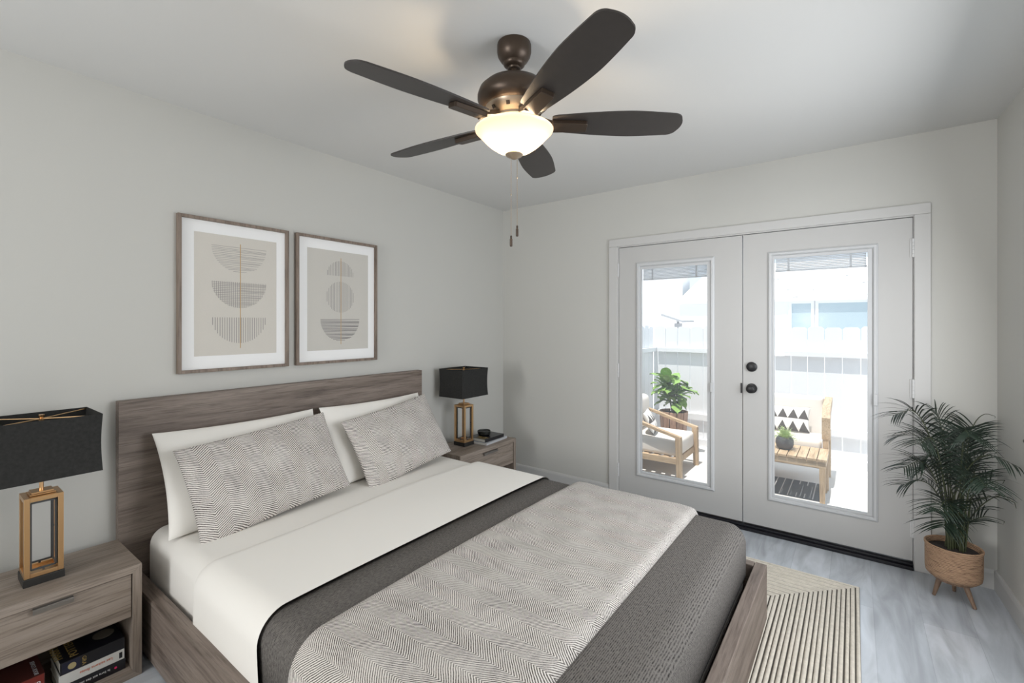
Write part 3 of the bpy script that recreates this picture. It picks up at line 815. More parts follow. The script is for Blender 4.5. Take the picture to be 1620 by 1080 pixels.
# ------------------------------------------------------------------ table lamps
def table_lamp(cx, cy, label):
    z = NH
    t = thing('table_lamp', (cx, cy, z), label, 'lamp', 'black shaded brass lamps')
    hx, hy = .060, .057
    b = B(); box(b, cx - hx, cx + hx, cy - hy, cy + hy, z + .0005, z + .030, .002); obj('base', b, M['lampbase'], t)
    b = B()
    zb, zt, w = z + .0305, z + .330, .016
    hx2, hy2 = hx - .003, hy - .003
    for sx in (-1, 1):
        for sy in (-1, 1):
            x = cx + sx * (hx2 - w / 2); y = cy + sy * (hy2 - w / 2)
            box(b, x - w / 2, x + w / 2, y - w / 2, y + w / 2, zb, zt, .0012)
    for zz in (zb, zt - w):
        for s in (-1, 1):
            box(b, cx - hx2 + w + .0001, cx + hx2 - w - .0001, cy + s * (hy2 - w / 2) - w / 2, cy + s * (hy2 - w / 2) + w / 2, zz, zz + w, .0012)
            box(b, cx + s * (hx2 - w / 2) - w / 2, cx + s * (hx2 - w / 2) + w / 2, cy - hy2 + w + .0001, cy + hy2 - w - .0001, zz, zz + w, .0012)
    box(b, cx - hx2 + w, cx + hx2 - w, cy - hy2 + w, cy + hy2 - w, zb + .001, zb + .006)
    box(b, cx - hx2 + w, cx + hx2 - w, cy - hy2 + w, cy + hy2 - w, zt - .008, zt - .001)
    obj('brass_frame', b, M['brass'], t)
    # dark inner rectangles held by small studs
    b = B()
    zi0, zi1, q = zb + w + .008, zt - w - .008, .0055
    for ax in (0, 1):
        for s in (-1, 1):
            half = (hy2 if ax == 0 else hx2) - w - .004
            off = s * ((hx2 if ax == 0 else hy2) - w - .001)
            def pt(u, zz): return (cx + off, cy + u, zz) if ax == 0 else (cx + u, cy + off, zz)
            up = (1, 0, 0) if ax == 0 else (0, 1, 0)
            for a, c in ((pt(-half, zi0), pt(-half, zi1)), (pt(half, zi0), pt(half, zi1)), (pt(-half, zi0), pt(half, zi0)), (pt(-half, zi1), pt(half, zi1))):
                bar(b, a, c, q, q, up)
            for u, zz in ((-half - .004, (zi0 + zi1) / 2), (half + .004, (zi0 + zi1) / 2), (0, zi0 - .004), (0, zi1 + .004)):
                p = Vector(pt(u, zz))
                box(b, p.x - .0032, p.x + .0032, p.y - .0032, p.y + .0032, p.z - .0045, p.z + .0045)
    obj('inner_frame', b, M['gunmetal'], t)
    b = B(); box(b, cx - .034, cx + .034, cy - .036, cy + .036, zt + .0003, zt + .006, .001); box(b, cx - .029, cx + .029, cy - .031, cy + .031, zt + .006, zt + .013, .001)
    tube(b, [(cx, cy, zt + .013), (cx, cy, z + .612)], .0065, 12)
    obj('stem', b, M['brass'], t)
    # shade: rectangle with inward bowed sides
    sx, sy, z0, z1 = .128, .156, z + .402, z + .627
    b = B()
    n = 10
    def ring(k, inset):
        f = k / n; bow = .0045 * math.sin(math.pi * f)
        X, Y = sx - bow - inset, sy - bow - inset
        zz = z0 + (z1 - z0) * f
        return [b.verts.new((cx + a * X, cy + c * Y, zz)) for a, c in ((-1, -1), (1, -1), (1, 1), (-1, 1))]
    O = [ring(k, 0) for k in range(n + 1)]; I = [ring(k, .0035) for k in range(n + 1)]
    for k in range(n):
        for j in range(4):
            b.faces.new((O[k][j], O[k][(j + 1) % 4], O[k + 1][(j + 1) % 4], O[k + 1][j]))
            b.faces.new((I[k][(j + 1) % 4], I[k][j], I[k + 1][j], I[k + 1][(j + 1) % 4]))
    for j in range(4):
        b.faces.new((O[n][j], O[n][(j + 1) % 4], I[n][(j + 1) % 4], I[n][j])); b.faces.new((O[0][(j + 1) % 4], O[0][j], I[0][j], I[0][(j + 1) % 4]))
    obj('lamp_shade', b, M['shade'], t, 30)
    b = B()
    zs = z1 - .006
    for a, c in ((-1, -1), (1, -1), (1, 1), (-1, 1)):
        tube(b, [(cx, cy, zs - .004), (cx + a * (sx - .004), cy + c * (sy - .004), zs)], .0022, 6)
    obj('spider', b, M['brass'], t)
    b = B(); lathe(b, [(0, zs - .010), (.010, zs - .010), (.010, zs - .004), (.004, zs), (.009, zs + .006), (.009, zs + .012), (0, zs + .014)], (cx, cy, 0), 16); obj('finial', b, M['brass'], t, 40)
    return t
table_lamp(.240, -3.236, 'black-shaded brass lamp at the left edge on the nearer nightstand')
table_lamp(.205, -.790, 'black-shaded brass lamp standing beside two books in the far corner')

# ------------------------------------------------------------------ books
def book(name, cx, cy, z, dx, dy, h, rot, cover, label, group, spine='x'):
    """a closed book lying flat; spine on local +X"""
    t = thing(name, (cx, cy, z), label, 'book', group)
    t.rotation_euler = (0, 0, rot)
    M4 = world_of(t)
    c = .0022
    b = B()
    box(b, -dx / 2, dx / 2, -dy / 2, dy / 2, 0.0003, c); box(b, -dx / 2, dx / 2, -dy / 2, dy / 2, h - c, h); box(b, dx / 2 - c, dx / 2, -dy / 2, dy / 2, c, h - c)
    bmesh.ops.transform(b, matrix=M4, verts=b.verts[:]); obj('cover', b, cover, t)
    b = B(); box(b, -dx / 2 + .003, dx / 2 - c, -dy / 2 + .0025, dy / 2 - .0025, c, h - c)
    bmesh.ops.transform(b, matrix=M4, verts=b.verts[:]); obj('pages', b, M['pages'], t)
    return t
SZ = .0305
bk = 'books on the left nightstand shelf'
b3 = book('book', .300, -3.110, SZ, .155, .196, .042, 0, M['book_black'], 'black book with white spine lettering, bottom of the shelf stack', bk)
text_mesh('spine_title', 'le livre est des saisons', .0125, M['ltr_white'], b3, (.3778, -3.060, SZ + .026), (0, -1, 0), (0, 0, -1))
b_ = B(); lathe(b_, [(0, 0), (.0045, 0), (.0045, .0006), (0, .0006)], (.3776, -3.043, SZ + .020), 16, 'X'); tag(obj('spine_dot', b_, M['dot_pink'], b3), 'pink dot')
b2 = book('book', .297, -3.112, SZ + .0425, .160, .193, .040, 0, M['book_white'], 'white book with orange spine lettering, middle of the shelf stack', bk)
text_mesh('spine_title', 'Les saisons finies', .0145, M['ltr_orange'], b2, (.3778, -3.052, SZ + .0425 + .026), (0, -1, 0), (0, 0, -1))
b_ = B(); box(b_, .3770, .3776, -3.032, -3.022, SZ + .050, SZ + .073); obj('spine_mark', b_, M['book_black'], b2)
b1 = book('book', .294, -3.110, SZ + .083, .165, .190, .046, 0, M['book_black'], 'thick black book with gold capitals, top of the shelf stack', bk)
zt = SZ + .083 + .0463
text_mesh('cover_title', 'HARRY', .036, M['ltr_gold'], b1, (.345, -3.192, zt), (-1, 0, 0), (0, -1, 0)).location = (0, .0, 0)
text_mesh('cover_title', 'POTTER', .036, M['ltr_gold'], b1, (.360, -3.150, zt), (-1, 0, 0), (0, -1, 0))
b_ = B(); lathe(b_, [(0, 0), (.034, 0), (.034, .0004), (0, .0004)], (.285, -3.062, zt), 32); obj('cover_disc', b_, M['moon'], b1)
zs = SZ + .083
b_ = B(); box(b_, .3768, .3772, -3.200, -3.150, zs + .004, zs + .043); obj('spine_panel', b_, M['book_navy'], b1)
b_ = B(); lathe(b_, [(0, 0), (.012, 0), (.012, .0006), (0, .0006)], (.3772, -3.172, zs + .022), 24, 'X'); obj('spine_emblem', b_, M['emblem'], b1)
text_mesh('spine_title', 'GRA', .017, M['ltr_gold'], b1, (.3775, -3.143, zs + .040), (0, 0, -1), (0, 1, 0))
br = book('book', .290, -3.332, SZ, .155, .175, .118, 0, M['book_darkred'], 'thick dark red book lying left of the shelf stack', bk)
b_ = B(); box(b_, .3676, .3682, -3.4175, -3.2465, SZ + .060, SZ + .117); obj('spine_panel', b_, M['book_red'], br)
text_mesh('spine_title', 'BOOK COVER', .0255, M['ltr_white'], br, (.3686, -3.252, SZ + .078), (0, 1, 0), (0, 0, 1), align='RIGHT')
text_mesh('cover_title', 'BOOK COVER', .017, M['book_grey'], br, (.358, -3.270, SZ + .1184), (-1, 0, 0), (0, 1, 0))

bk = 'books on the right nightstand'
b4 = book('book', .270, -.565, NH + .0005, .200, .300, .017, math.radians(4), M['book_grey'], 'pale grey book under the black book beside the corner lamp', bk)
b5 = book('book', .262, -.570, NH + .0180, .180, .255, .026, math.radians(1), M['book_black'], 'black book with gold lettering on the grey book by the corner lamp', bk)
text_mesh('cover_title', 'HARRY', .030, M['ltr_gold'], b5, (.340, -.665, NH + .0444), (-1, 0, 0), (0, -1, 0)).location = (0, 0, 0)
text_mesh('cover_title', 'POTTER', .030, M['ltr_gold'], b5, (.345, -.630, NH + .0444), (-1, 0, 0), (0, -1, 0))
b = B(); lathe(b, [(0, 0), (.042, 0), (.052, .006), (.056, .020), (.056, .036), (.052, .038), (.049, .030), (.0, .028)], (.240, -.575, NH + .0447), 32)
tag(obj('trinket_bowl', b, M['bowl_dark'], None, 40), 'small round dark bowl on top of the black book in the corner', 'bowl')

# ------------------------------------------------------------------ ceiling fan
FXc, FYc = 1.685, -2.100
t = thing('ceiling_fan', (FXc, FYc, H), 'dark bronze five-blade ceiling fan with a lit frosted bowl', 'ceiling fan')
c = (FXc, FYc, 0)
b = B(); lathe(b, [(0, H - .0005), (.066, H - .0005), (.068, H - .006), (.068, H - .034), (.064, H - .050), (.054, H - .066), (.043, H - .075), (.042, H - .084), (.036, H - .090), (.026, H - .094), (.024, H - .100), (0, H - .100)], c, 40); obj('canopy', b, M['bronze'], t, 40)
b = B(); tube(b, [(FXc, FYc, 2.456), (FXc, FYc, 2.400)], .0135, 16); obj('downrod', b, M['bronze'], t, 40)
b = B(); lathe(b, [(0, 2.412), (.045, 2.411), (.085, 2.403), (.117, 2.388), (.138, 2.368), (.146, 2.345), (.146, 2.330), (.138, 2.312), (.124, 2.300), (.118, 2.296), (0, 2.296)], c, 48); obj('motor_housing', b, M['bronze'], t, 40)
b = B(); lathe(b, [(0, 2.2955), (.116, 2.2955), (.112, 2.285), (.095, 2.268), (.088, 2.258), (0, 2.258)], c, 48)
obj('vent_ring', b, M['nickel'], t, 30)
for k in range(10):
    a = k * 2 * math.pi / 10 + .1
    b = B()
    ca, sa = Vector((math.cos(a), math.sin(a), 0)), Vector((-math.sin(a), math.cos(a), 0))
    p = Vector((FXc, FYc, 2.2765)) + ca * .1035
    hexa(b, [p - sa * .007 + Vector((0, 0, -.006)) - ca * .004, p + sa * .007 + Vector((0, 0, -.006)) - ca * .004, p + sa * .007 + Vector((0, 0, .006)) + ca * .004, p - sa * .007 + Vector((0, 0, .006)) + ca * .004] +
            [x + ca * .0025 + Vector((0, 0, -.0015)) for x in (p - sa * .007 + Vector((0, 0, -.006)) - ca * .004, p + sa * .007 + Vector((0, 0, -.006)) - ca * .004, p + sa * .007 + Vector((0, 0, .006)) + ca * .004, p - sa * .007 + Vector((0, 0, .006)) + ca * .004)])
    obj('vent_slot', b, M['bronze'], t)
b = B(); lathe(b, [(0, 2.2578), (.086, 2.2578), (.086, 2.248), (.070, 2.240), (.060, 2.236), (.058, 2.222), (.050, 2.216), (.012, 2.214), (.008, 2.120), (0, 2.120)], c, 40); obj('light_fitter', b, M['nickel'], t, 40)
# frosted glass bowl, open at the top
b = B(); lathe(b, [(.1475, 2.2140), (.1530, 2.2150), (.1560, 2.2120), (.1545, 2.2070), (.1485, 2.2010), (.1380, 2.1910), (.1200, 2.1720), (.0980, 2.1520), (.0720, 2.1340), (.0420, 2.1210), (.0100, 2.1150), (.0085, 2.1150)], c, 56)
bw = obj('glass_bowl', b, M['bowl'], t, 70)
b = B(); lathe(b, [(0, 2.1140), (.033, 2.1170), (.036, 2.1140), (.030, 2.108), (.016, 2.103), (.009, 2.097), (0, 2.095)], c, 24); obj('finial', b, M['nickel'], t, 40)
angles = [-176.4, -104.0, -29.6, 37.6, 112.0]
for i, deg in enumerate(angles):
    a = math.radians(deg)
    d = Vector((math.cos(a), math.sin(a), 0)); s = Vector((-d.y, d.x, 0)); up = Vector((0, 0, 1))
    pitch = math.radians(-12)
    su = s * math.cos(pitch) + up * math.sin(pitch); nu = d.cross(su)
    o0 = Vector((FXc, FYc, 2.238))
    # blade outline: slim root, widest past the middle, rounded tip
    r0, r1 = .150, (.692 if i == 2 else .662)
    def halfw(f): return .047 + .030 * math.sin(min(1, f * 1.5) * math.pi / 2) - .016 * max(0, (f - .60) / .40) ** 1.5
    upper = [(r0, .040), (r0 + .006, .0455)]
    upper += [(r0 + (r1 - r0) * k / 24, halfw(k / 24)) for k in range(1, 23)]
    wq, rc = halfw(22 / 24), .034
    xq = r0 + (r1 - r0) * 22 / 24
    for k in range(1, 8):                         # rounded outer corner, then a gently convex end
        q = k / 7 * math.pi / 2 * .86
        upper.append((xq + (r1 - xq) * math.sin(q), wq - rc * (1 - math.cos(q))))
    xe, we = upper[-1]
    upper += [(xe + .010 * (1 - (f) ** 2), we * f) for f in (.66, .33)]
    poly = upper + [(xe + .010, 0)] + [(r, -w) for r, w in reversed(upper)]
    b = B()
    mp = lambda h: (lambda u, v: o0 + d * u + su * v + nu * h)
    prism(b, poly, mp(0.0), mp(.006))
    bl = obj('blade', b, M['blade'], t)
    # bracket: arm that widens to a flat plate under the blade
    b = B()
    mpb = lambda h: (lambda u, v: o0 + d * u + su * v + nu * h)
    prism(b, [(.150, -.030), (.150, .030), (.285, .026), (.290, .022), (.290, -.022), (.285, -.026)], mpb(-.0185), mpb(-.0005))
    bar(b, o0 + d * .088 + up * .016, o0 + d * .160 + nu * (-.010), .040, .020, up, .054, .018)
    bmesh.ops.bevel(b, geom=[e for e in b.edges], offset=.0015, segments=1, affect='EDGES')
    obj('blade_bracket', b, M['bronze'], bl)
R_ = Vector((math.cos(math.radians(36.7)), math.sin(math.radians(36.7)), 0))
for off, zend, zm in ((-.012, 1.792, 1.955), (.012, 1.832, 2.022)):
    p = Vector((FXc, FYc, 0)) + R_ * off
    b = B()
    tube(b, [(p.x, p.y, 2.11), (p.x, p.y, zend - .012)], .0010, 6)
    z = 2.09
    while z > zend:
        lathe(b, [(0, z + .0018), (.0018, z), (0, z - .0018)], (p.x, p.y, 0), 6); z -= .0085
    lathe(b, [(0, zm + .006), (.0032, zm), (0, zm - .006)], (p.x, p.y, 0), 8)
    ch = obj('pull_chain', b, M['nickel'], t)
    b = B(); lathe(b, [(0, zend), (.0035, zend), (.0042, zend - .008), (.0030, zend - .010), (.0055, zend - .014), (.0055, zend - .040), (.0042, zend - .043), (0, zend - .043)], (p.x, p.y, 0), 12)
    obj('pull_knob', b, M['bronze'], ch)
for k in range(2):
    a = math.radians(35 + 180 * k)
    light('fan_bulb', 'POINT', (FXc + .045 * math.cos(a), FYc + .045 * math.sin(a), 2.180), 4.2, (1.0, 0.78, 0.52), shadow_soft_size=.022)

# ------------------------------------------------------------------ jute rug
def jute_rug(x0, x1, y0, y1):
    t = thing('area_rug', ((x0 + x1) / 2, (y0 + y1) / 2, 0), 'cream rug of ridged cord with dark lines under the bed', 'rug')
    b = B(); box(b, x0, x1, y0, y1, .0005, .005); obj('backing', b, M['rugbase'], t)
    b = B()
    pitch = .0200
    n = int((x1 - x0) / 2 / pitch)
    rnd = random.Random(3)
    for i in range(n):
        d0 = .001 + i * pitch; wdt = pitch - (.0030 if i % 2 else .0052)
        pf = [(0, .0045), (.12, .0078), (.35, .0098), (.65, .0098), (.88, .0078), (1, .0045)]
        rings = []
        for f, z in pf:
            d = d0 + wdt * f
            rings.append([(x0 + d, y0 + d), (x1 - d, y0 + d), (x1 - d, y1 - d), (x0 + d, y1 - d), z])
        vr = []
        for q in rings:
            ring = []
            for k in range(4):
                (ax, ay), (bx, by) = q[k], q[(k + 1) % 4]
                m = 14
                for j in range(m):
                    f = j / m
                    wob = 0 if j == 0 else rnd.uniform(-.0006, .0006)
                    ring.append(b.verts.new((ax + (bx - ax) * f + wob, ay + (by - ay) * f + wob, q[4])))
            vr.append(ring)
        L = len(vr[0])
        for A, Bq in zip(vr, vr[1:]):
            for k in range(L): b.faces.new((A[k], A[(k + 1) % L], Bq[(k + 1) % L], Bq[k]))
    obj('cord_pile', b, M['rope'], t, 60)
jute_rug(.62, 2.796, -3.60, -.434)

# ------------------------------------------------------------------ potted palm
def potted_palm():
    cx, cy = 3.190, -.250
    t = thing('potted_palm', (cx, cy, 0), 'potted palm in a woven planter on wooden legs beside the doors', 'plant')
    b = B(); lathe(b, [(0, .108), (.078, .109), (.098, .114), (.109, .126), (.1125, .148), (.1130, .262), (.116, .272), (.116, .280), (.111, .283), (.105, .278), (.103, .255), (.090, .250)], (cx, cy, 0), 48)
    obj('planter', b, M['pot'], t, 50)
    b = B(); lathe(b, [(.1020, .2545), (.09, .2575), (.05, .262), (0, .263)], (cx, cy, 0), 32); obj('soil', b, M['soil'], t, 60)
    b = B(); lathe(b, [(0, .093), (.064, .093), (.080, .098), (.082, .1075), (0, .1075)], (cx, cy, 0), 32); obj('stand_ring', b, M['leg'], t, 40)
    for x, y in ((3.112, -.272), (3.262, -.318), (3.205, -.160)):
        dx, dy = x - cx, y - cy; L = math.hypot(dx, dy); k = .056 / L
        b = B(); tube(b, [(cx + dx * k, cy + dy * k, .097), (x, y, 0.001)], .0135, 12, .0075); obj('leg', b, M['leg'], t, 40)
    rnd = random.Random(21)
    R = Vector((.80, .598, 0)); Fd = Vector((-.598, .80, 0))
    def clampw(p):
        p.x = min(p.x, xr(p.y) - .012); p.y = min(p.y, -.012 if not (1.13 < p.x < 3.13) else -.03); return p
    # (image-plane side -1..1, depth -1..1, reach, height of the arch)
    spec = [(-.95, .10, .40, .74), (-.60, -.2, .34, .62), (-1.0, -.15, .42, .48), (-.85, .25, .36, .36), (-.75, -.45, .40, .30), (-.55, .35, .33, .60),
            (.90, .20, .36, .72), (.45, .25, .24, .66), (1.0, .05, .34, .52), (.85, -.25, .34, .40), (.95, -.05, .36, .30), (.55, .35, .28, .56),
            (-.15, .30, .14, .72), (.12, -.55, .30, .56), (-.30, -.65, .34, .46), (.35, -.5, .32, .34), (-.12, -.25, .16, .66), (.22, .25, .16, .60),
            (-.55, -.3, .28, .20), (.60, -.15, .28, .20), (-.35, .2, .26, .44), (.30, .1, .26, .44), (-.7, .1, .22, .5), (.7, .2, .22, .46)]
    for sx, sd, reach, hgt in spec:
        base = Vector((cx + rnd.uniform(-.035, .035), cy + rnd.uniform(-.035, .035), .255))
        hdir = (R * sx + Fd * sd).normalized()
        n = 22
        pts = []
        for k in range(n + 1):
            f = k / n
            hx = reach * (f ** 1.55)
            hz = hgt * (1 - (1 - min(1, f * 1.22)) ** 1.8) - .14 * max(0, f - .62) ** 1.5 * (1 + reach)
            pts.append(clampw(base + hdir * hx * (.66 if sx < 0 else 1) + Vector((0, 0, hz))))
        b = B(); tube(b, pts, .0042, 5, .0010)
        for fc in b.faces: fc.material_index = 1
        nl = 21
        for k in range(nl):
            f = .36 + .64 * (k + .5) / nl
            i = min(n - 1, int(f * n)); q = f * n - i
            p = pts[i].lerp(pts[i + 1], q)
            tang = (pts[i + 1] - pts[i]).normalized()
            sd_ = tang.cross(Vector((0, 0, 1)))
            if sd_.length < 1e-3: sd_ = hdir.cross(Vector((0, 0, 1)))
            sd_.normalize(); upv = sd_.cross(tang).normalized()
            ln = (.178 * math.sin(math.pi * min(1, .20 + .72 * (f - .36) / .64)) + .02) * rnd.uniform(.85, 1.12)
            for s in (-1, 1):
                dirv = (sd_ * s * .72 + tang * .72 + upv * rnd.uniform(.12, .34)).normalized()
                wd = rnd.uniform(.0028, .0042)
                pp = []
                for j in range(6):
                    g = j / 5
                    pp.append((p + dirv * ln * g + Vector((0, 0, -1)) * ln * .36 * g * g, wd * (math.sin(math.pi * (.18 + .82 * g)) ** .8 if g < 1 else .0)))
                wv = dirv.cross(upv).normalized()
                if any(q_[0].x > xr(q_[0].y) - .016 or q_[0].y > -.012 or (q_[0].y > -.03 and q_[0].x < 3.13) for q_ in pp): continue
                prev = None
                for P_, w_ in pp:
                    P_ = clampw(P_.copy())
                    cur = (b.verts.new(clampw(P_ + wv * w_ + upv * .0008)), b.verts.new(clampw(P_ - wv * w_ + upv * .0008))) if w_ > 1e-5 else (b.verts.new(P_),)
                    if prev:
                        if len(cur) == 2: b.faces.new((prev[0], prev[1], cur[1], cur[0]))
                        else: b.faces.new((prev[0], prev[1], cur[0]))
                    prev = cur
        obj('frond', b, [M['frond'], M['stem']], t)
    b = B()
    for k in range(16):
        a = rnd.uniform(0, 6.28); r = rnd.uniform(.0, .05)
        tube(b, [(cx + r * math.cos(a), cy + r * math.sin(a), .254), (cx + r * 1.5 * math.cos(a), cy + r * 1.5 * math.sin(a), .254 + rnd.uniform(.15, .30))], .0045, 6, .003)
    obj('stem_cluster', b, M['stem'], t, 60)
potted_palm()

# ================================================================== outside
G = -.06
b = B(); box(b, -3.0, 8.0, .02, 12.0, G - .12, G); struct('patio_floor', b, M['concrete'])
def fence(loc, dirv, length, label, face, r0=0.0):
    """vertical boards with notched tops, two rails and a curb; face = unit vector towards the patio"""
    d = Vector(dirv); f = Vector(face); p0 = Vector(loc)
    t = thing('board_fence', p0, label, 'fence', 'white board fences')
    w, gap = .150, .006
    n = int(length / (w + gap)); rnd = random.Random(int(length * 10))
    for i in range(n):
        a = i * (w + gap); top = 1.415 + rnd.uniform(-.008, .012); c = .022
        poly = [(a, G + .02), (a + w, G + .02), (a + w, top - c), (a + w - c, top), (a + c, top), (a, top - c)]
        b = B(); prism(b, poly, lambda u, v: p0 + d * u + Vector((0, 0, v)), lambda u, v: p0 + d * u - f * .018 + Vector((0, 0, v)))
        obj('fence_board', b, M['white_paint'], t)
    for z, h, pr in ((1.115, .050, .050), (.290, .075, .045)):
        b = B(); prism(b, [(r0, z - h / 2), (length, z - h / 2), (length, z + h / 2), (r0, z + h / 2)], lambda u, v: p0 + d * u + f * .0005 + Vector((0, 0, v)), lambda u, v: p0 + d * u + f * pr + Vector((0, 0, v)))
        obj('fence_rail', b, M['white_paint'], t)
    b = B(); prism(b, [(r0 * 1.3, G + .0005), (length, G + .0005), (length, G + .085), (r0 * 1.3, G + .085)], lambda u, v: p0 + d * u + f * .001 + Vector((0, 0, v)), lambda u, v: p0 + d * u + f * .07 + Vector((0, 0, v)))
    obj('curb', b, M['white_paint'], t)
fence((.645, 2.42, 0), (1, 0, 0), 4.2, 'white board fence across the back of the patio', (0, -1, 0), .06)
fence((.64, .385, 0), (0, 1, 0), 2.03, 'white board fence along the left side of the patio in shade', (1, 0, 0))

# neighbouring house beyond the fence
HY = 7.0
t = thing('neighbour_house', (3.5, HY, G), 'white neighbouring house with a low roof and windows beyond the fence', 'house')
EZ = 1.90
b = B(); box(b, -.40, 8.0, HY, HY + 3, G, EZ); obj('house_wall', b, M['stucco'], t)
b = B()
hexa(b, [(-.44, HY - .08, EZ), (8.2, HY - .08, EZ), (8.2, HY + 3.2, EZ + 1.05), (-.44, HY + 3.2, EZ + 1.05),
         (-.44, HY - .08, EZ + .05), (8.2, HY - .08, EZ + .05), (8.2, HY + 3.2, EZ + 1.15), (-.44, HY + 3.2, EZ + 1.15)])
rnd = random.Random(9)
for k in range(40):
    x = rnd.uniform(.9, 5.0); q = rnd.uniform(.02, .75)
    y = HY - .08 + 3.28 * q; z = EZ + .05 + 1.10 * q
    hexa(b, [(x, y - .05, z - .01), (x + rnd.uniform(.06, .16), y - .05, z - .01), (x + .2, y + .06, z + .02), (x, y + .06, z + .02),
             (x, y - .05, z + .012), (x + .12, y - .05, z + .014), (x + .2, y + .06, z + .03), (x, y + .06, z + .03)])
obj('roof', b, M['roofing'], t)
for x0, x1 in ((1.78, 2.10), (2.22, 2.97), (3.09, 3.4)):
    b = B(); 
    box(b, x0 - .05, x1 + .05, HY - .03, HY - .001, 1.85, 1.90); box(b, x0 - .05, x0, HY - .03, HY - .001, 1.15, 1.85); box(b, x1, x1 + .05, HY - .03, HY - .001, 1.15, 1.85); box(b, x0 - .05, x1 + .05, HY - .03, HY - .001, 1.10, 1.15)
    wf = obj('window_frame', b, M['white_paint'], t)
    b = B(); box(b, x0, x1, HY - .012, HY - .004, 1.15, 1.85); obj('pane', b, M['housepane'], wf)
# taller pale building at the left
t = thing('garden_building', (-1.6, 8.3, G), 'plain pale wall of a taller building beyond the left end of the fence', 'building')
b = B(); box(b, -3.6, -.62, 8.0, 8.6, G, 4.2); obj('building_wall', b, M['stucco'], t)
b = B(); box(b, -3.7, -.56, 7.95, 8.65, 4.2, 4.32); obj('parapet', b, M['white_paint'], t)
# slanted grey panel lamp above the fence
t = thing('floodlight', (.47, 4.0, 1.50), 'grey slanted floodlight panel seen just above the fence top', 'light')
b = B(); hexa(b, [(.22, 3.95, 1.585), (.62, 3.75, 1.475), (.72, 4.05, 1.480), (.32, 4.25, 1.590), (.22, 3.95, 1.62), (.62, 3.75, 1.50), (.72, 4.05, 1.505), (.32, 4.25, 1.625)]); obj('panel', b, M['greymetal'], t)
b = B(); tube(b, [(.47, 4.0, 1.55), (.47, 4.05, 1.44), (.47, 4.05, G)], .02, 8); obj('post', b, M['greymetal'], t)
b = B(); box(b, .42, .52, 4.0, 4.1, 1.40, 1.46, .004); obj('bracket', b, M['greymetal'], t)

# outdoor furniture
def soft_box(b, x0, x1, y0, y1, z0, z1, r):
    box(b, x0, x1, y0, y1, z0, z1, r, 4)

def tri_cushion(name, c, w, h, side, up, thick, label, rows):
    side = Vector(side).normalized(); up = Vector(up).normalized(); nrm = side.cross(up).normalized()
    t_ = B()
    n1, n2 = 24, 16
    def surf(sg):
        def fn(u, v):
            a, q = u * 2 - 1, v * 2 - 1
            e = max(0, 1 - a * a) * max(0, 1 - q * q)
            return Vector(c) + side * (a * w / 2 * (1 - .05 * (1 - q * q))) + up * (q * h / 2 * (1 - .05 * (1 - a * a))) + nrm * (sg * thick * e ** .42)
        return fn
    uvf = lambda u, v: (u, v)
    grid(t_, surf(1), n1, n2, uvf); grid(t_, surf(-1), n1, n2, uvf)
    bmesh.ops.remove_doubles(t_, verts=t_.verts[:], dist=.0003)
    bmesh.ops.recalc_face_normals(t_, faces=t_.faces[:])
    o = obj(name, t_, M['tri'], None, 180)
    return tag(o, label, 'cushion', 'patterned outdoor cushions')

def m_tri():
    """rows of dark triangles on cream"""
    m, nt, b = new_mat('triangle_print')
    uv = N(nt, 'ShaderNodeUVMap'); uv.uv_map = 'weave'
    sp = N(nt, 'ShaderNodeSeparateXYZ'); nt.links.new(uv.outputs['UV'], sp.inputs[0])
    u = math_(nt, 'PINGPONG', math_(nt, 'MULTIPLY', sp.outputs['X'], 5.0), 0.5)
    v = math_(nt, 'FRACT', math_(nt, 'ADD', math_(nt, 'MULTIPLY', sp.outputs['Y'], 2.0), 0.02))
    k = math_(nt, 'LESS_THAN', math_(nt, 'MULTIPLY', v, 0.62), u)
    mx = N(nt, 'ShaderNodeMix', data_type='RGBA'); mx.inputs['A'].default_value = (.80, .78, .75, 1); mx.inputs['B'].default_value = (.075, .065, .06, 1)
    nt.links.new(k, mx.inputs['Factor']); nt.links.new(mx.outputs['Result'], b.inputs['Base Color'])
    b.inputs['Roughness'].default_value = .9
    return m
M['tri'] = m_tri()

# armchair facing right, seen through the left door
t = thing('outdoor_armchair', (1.15, 1.255, G), 'teak patio armchair with cream cushions seen through the left door', 'chair')
y0, y1 = .965, 1.545
for y, nm in ((y0, 'n'), (y1, 'f')):
    b = B(); bar(b, (1.415, y, G + .0005), (1.405, y, .335), .046, .050, (0, 1, 0), .052, .058); obj('leg', b, M['teak_z'], t)
    b = B(); bar(b, (.80, y, G + .0005), (.77, y, .43), .046, .050, (0, 1, 0), .046, .046); obj('leg', b, M['teak_z'], t)
    b = B(); bar(b, (1.428, y, .336), (1.20, y, .395), .052, .026, (0, 0, 1)); bar(b, (1.203, y, .3945), (.95, y, .470), .052, .026); bar(b, (.953, y, .469), (.75, y, .512), .052, .026); obj('armrest', b, M['teak_x'], t)
b = B()
box(b, .77, 1.39, y0 - .012, y0 + .012, .078, .138, .003); box(b, .77, 1.39, y1 - .012, y1 + .012, .078, .138, .003)
box(b, 1.378, 1.402, y0 + .013, y1 - .013, .078, .138, .003); box(b, .77, .80, y0 + .013, y1 - .013, .078, .138, .003)
for k in range(6):
    x = .84 + k * .1; box(b, x, x + .06, y0 + .014, y1 - .014, .118, .136)
obj('seat_frame', b, M['teak_x'], t)
b = B(); soft_box(b, .80, 1.405, y0 + .032, y1 - .032, .1395, .305, .035); obj('seat_cushion', b, M['cushion'], t, 60)
b = B(); box(b, .745, .765, y0 + .03, y1 - .03, .12, .60, .004); obj('back_frame', b, M['teak_z'], t)
b = B(); soft_box(b, .768, .935, y0 + .04, y1 - .04, .307, .665, .06); obj('back_cushion', b, M['cushion'], t, 60)
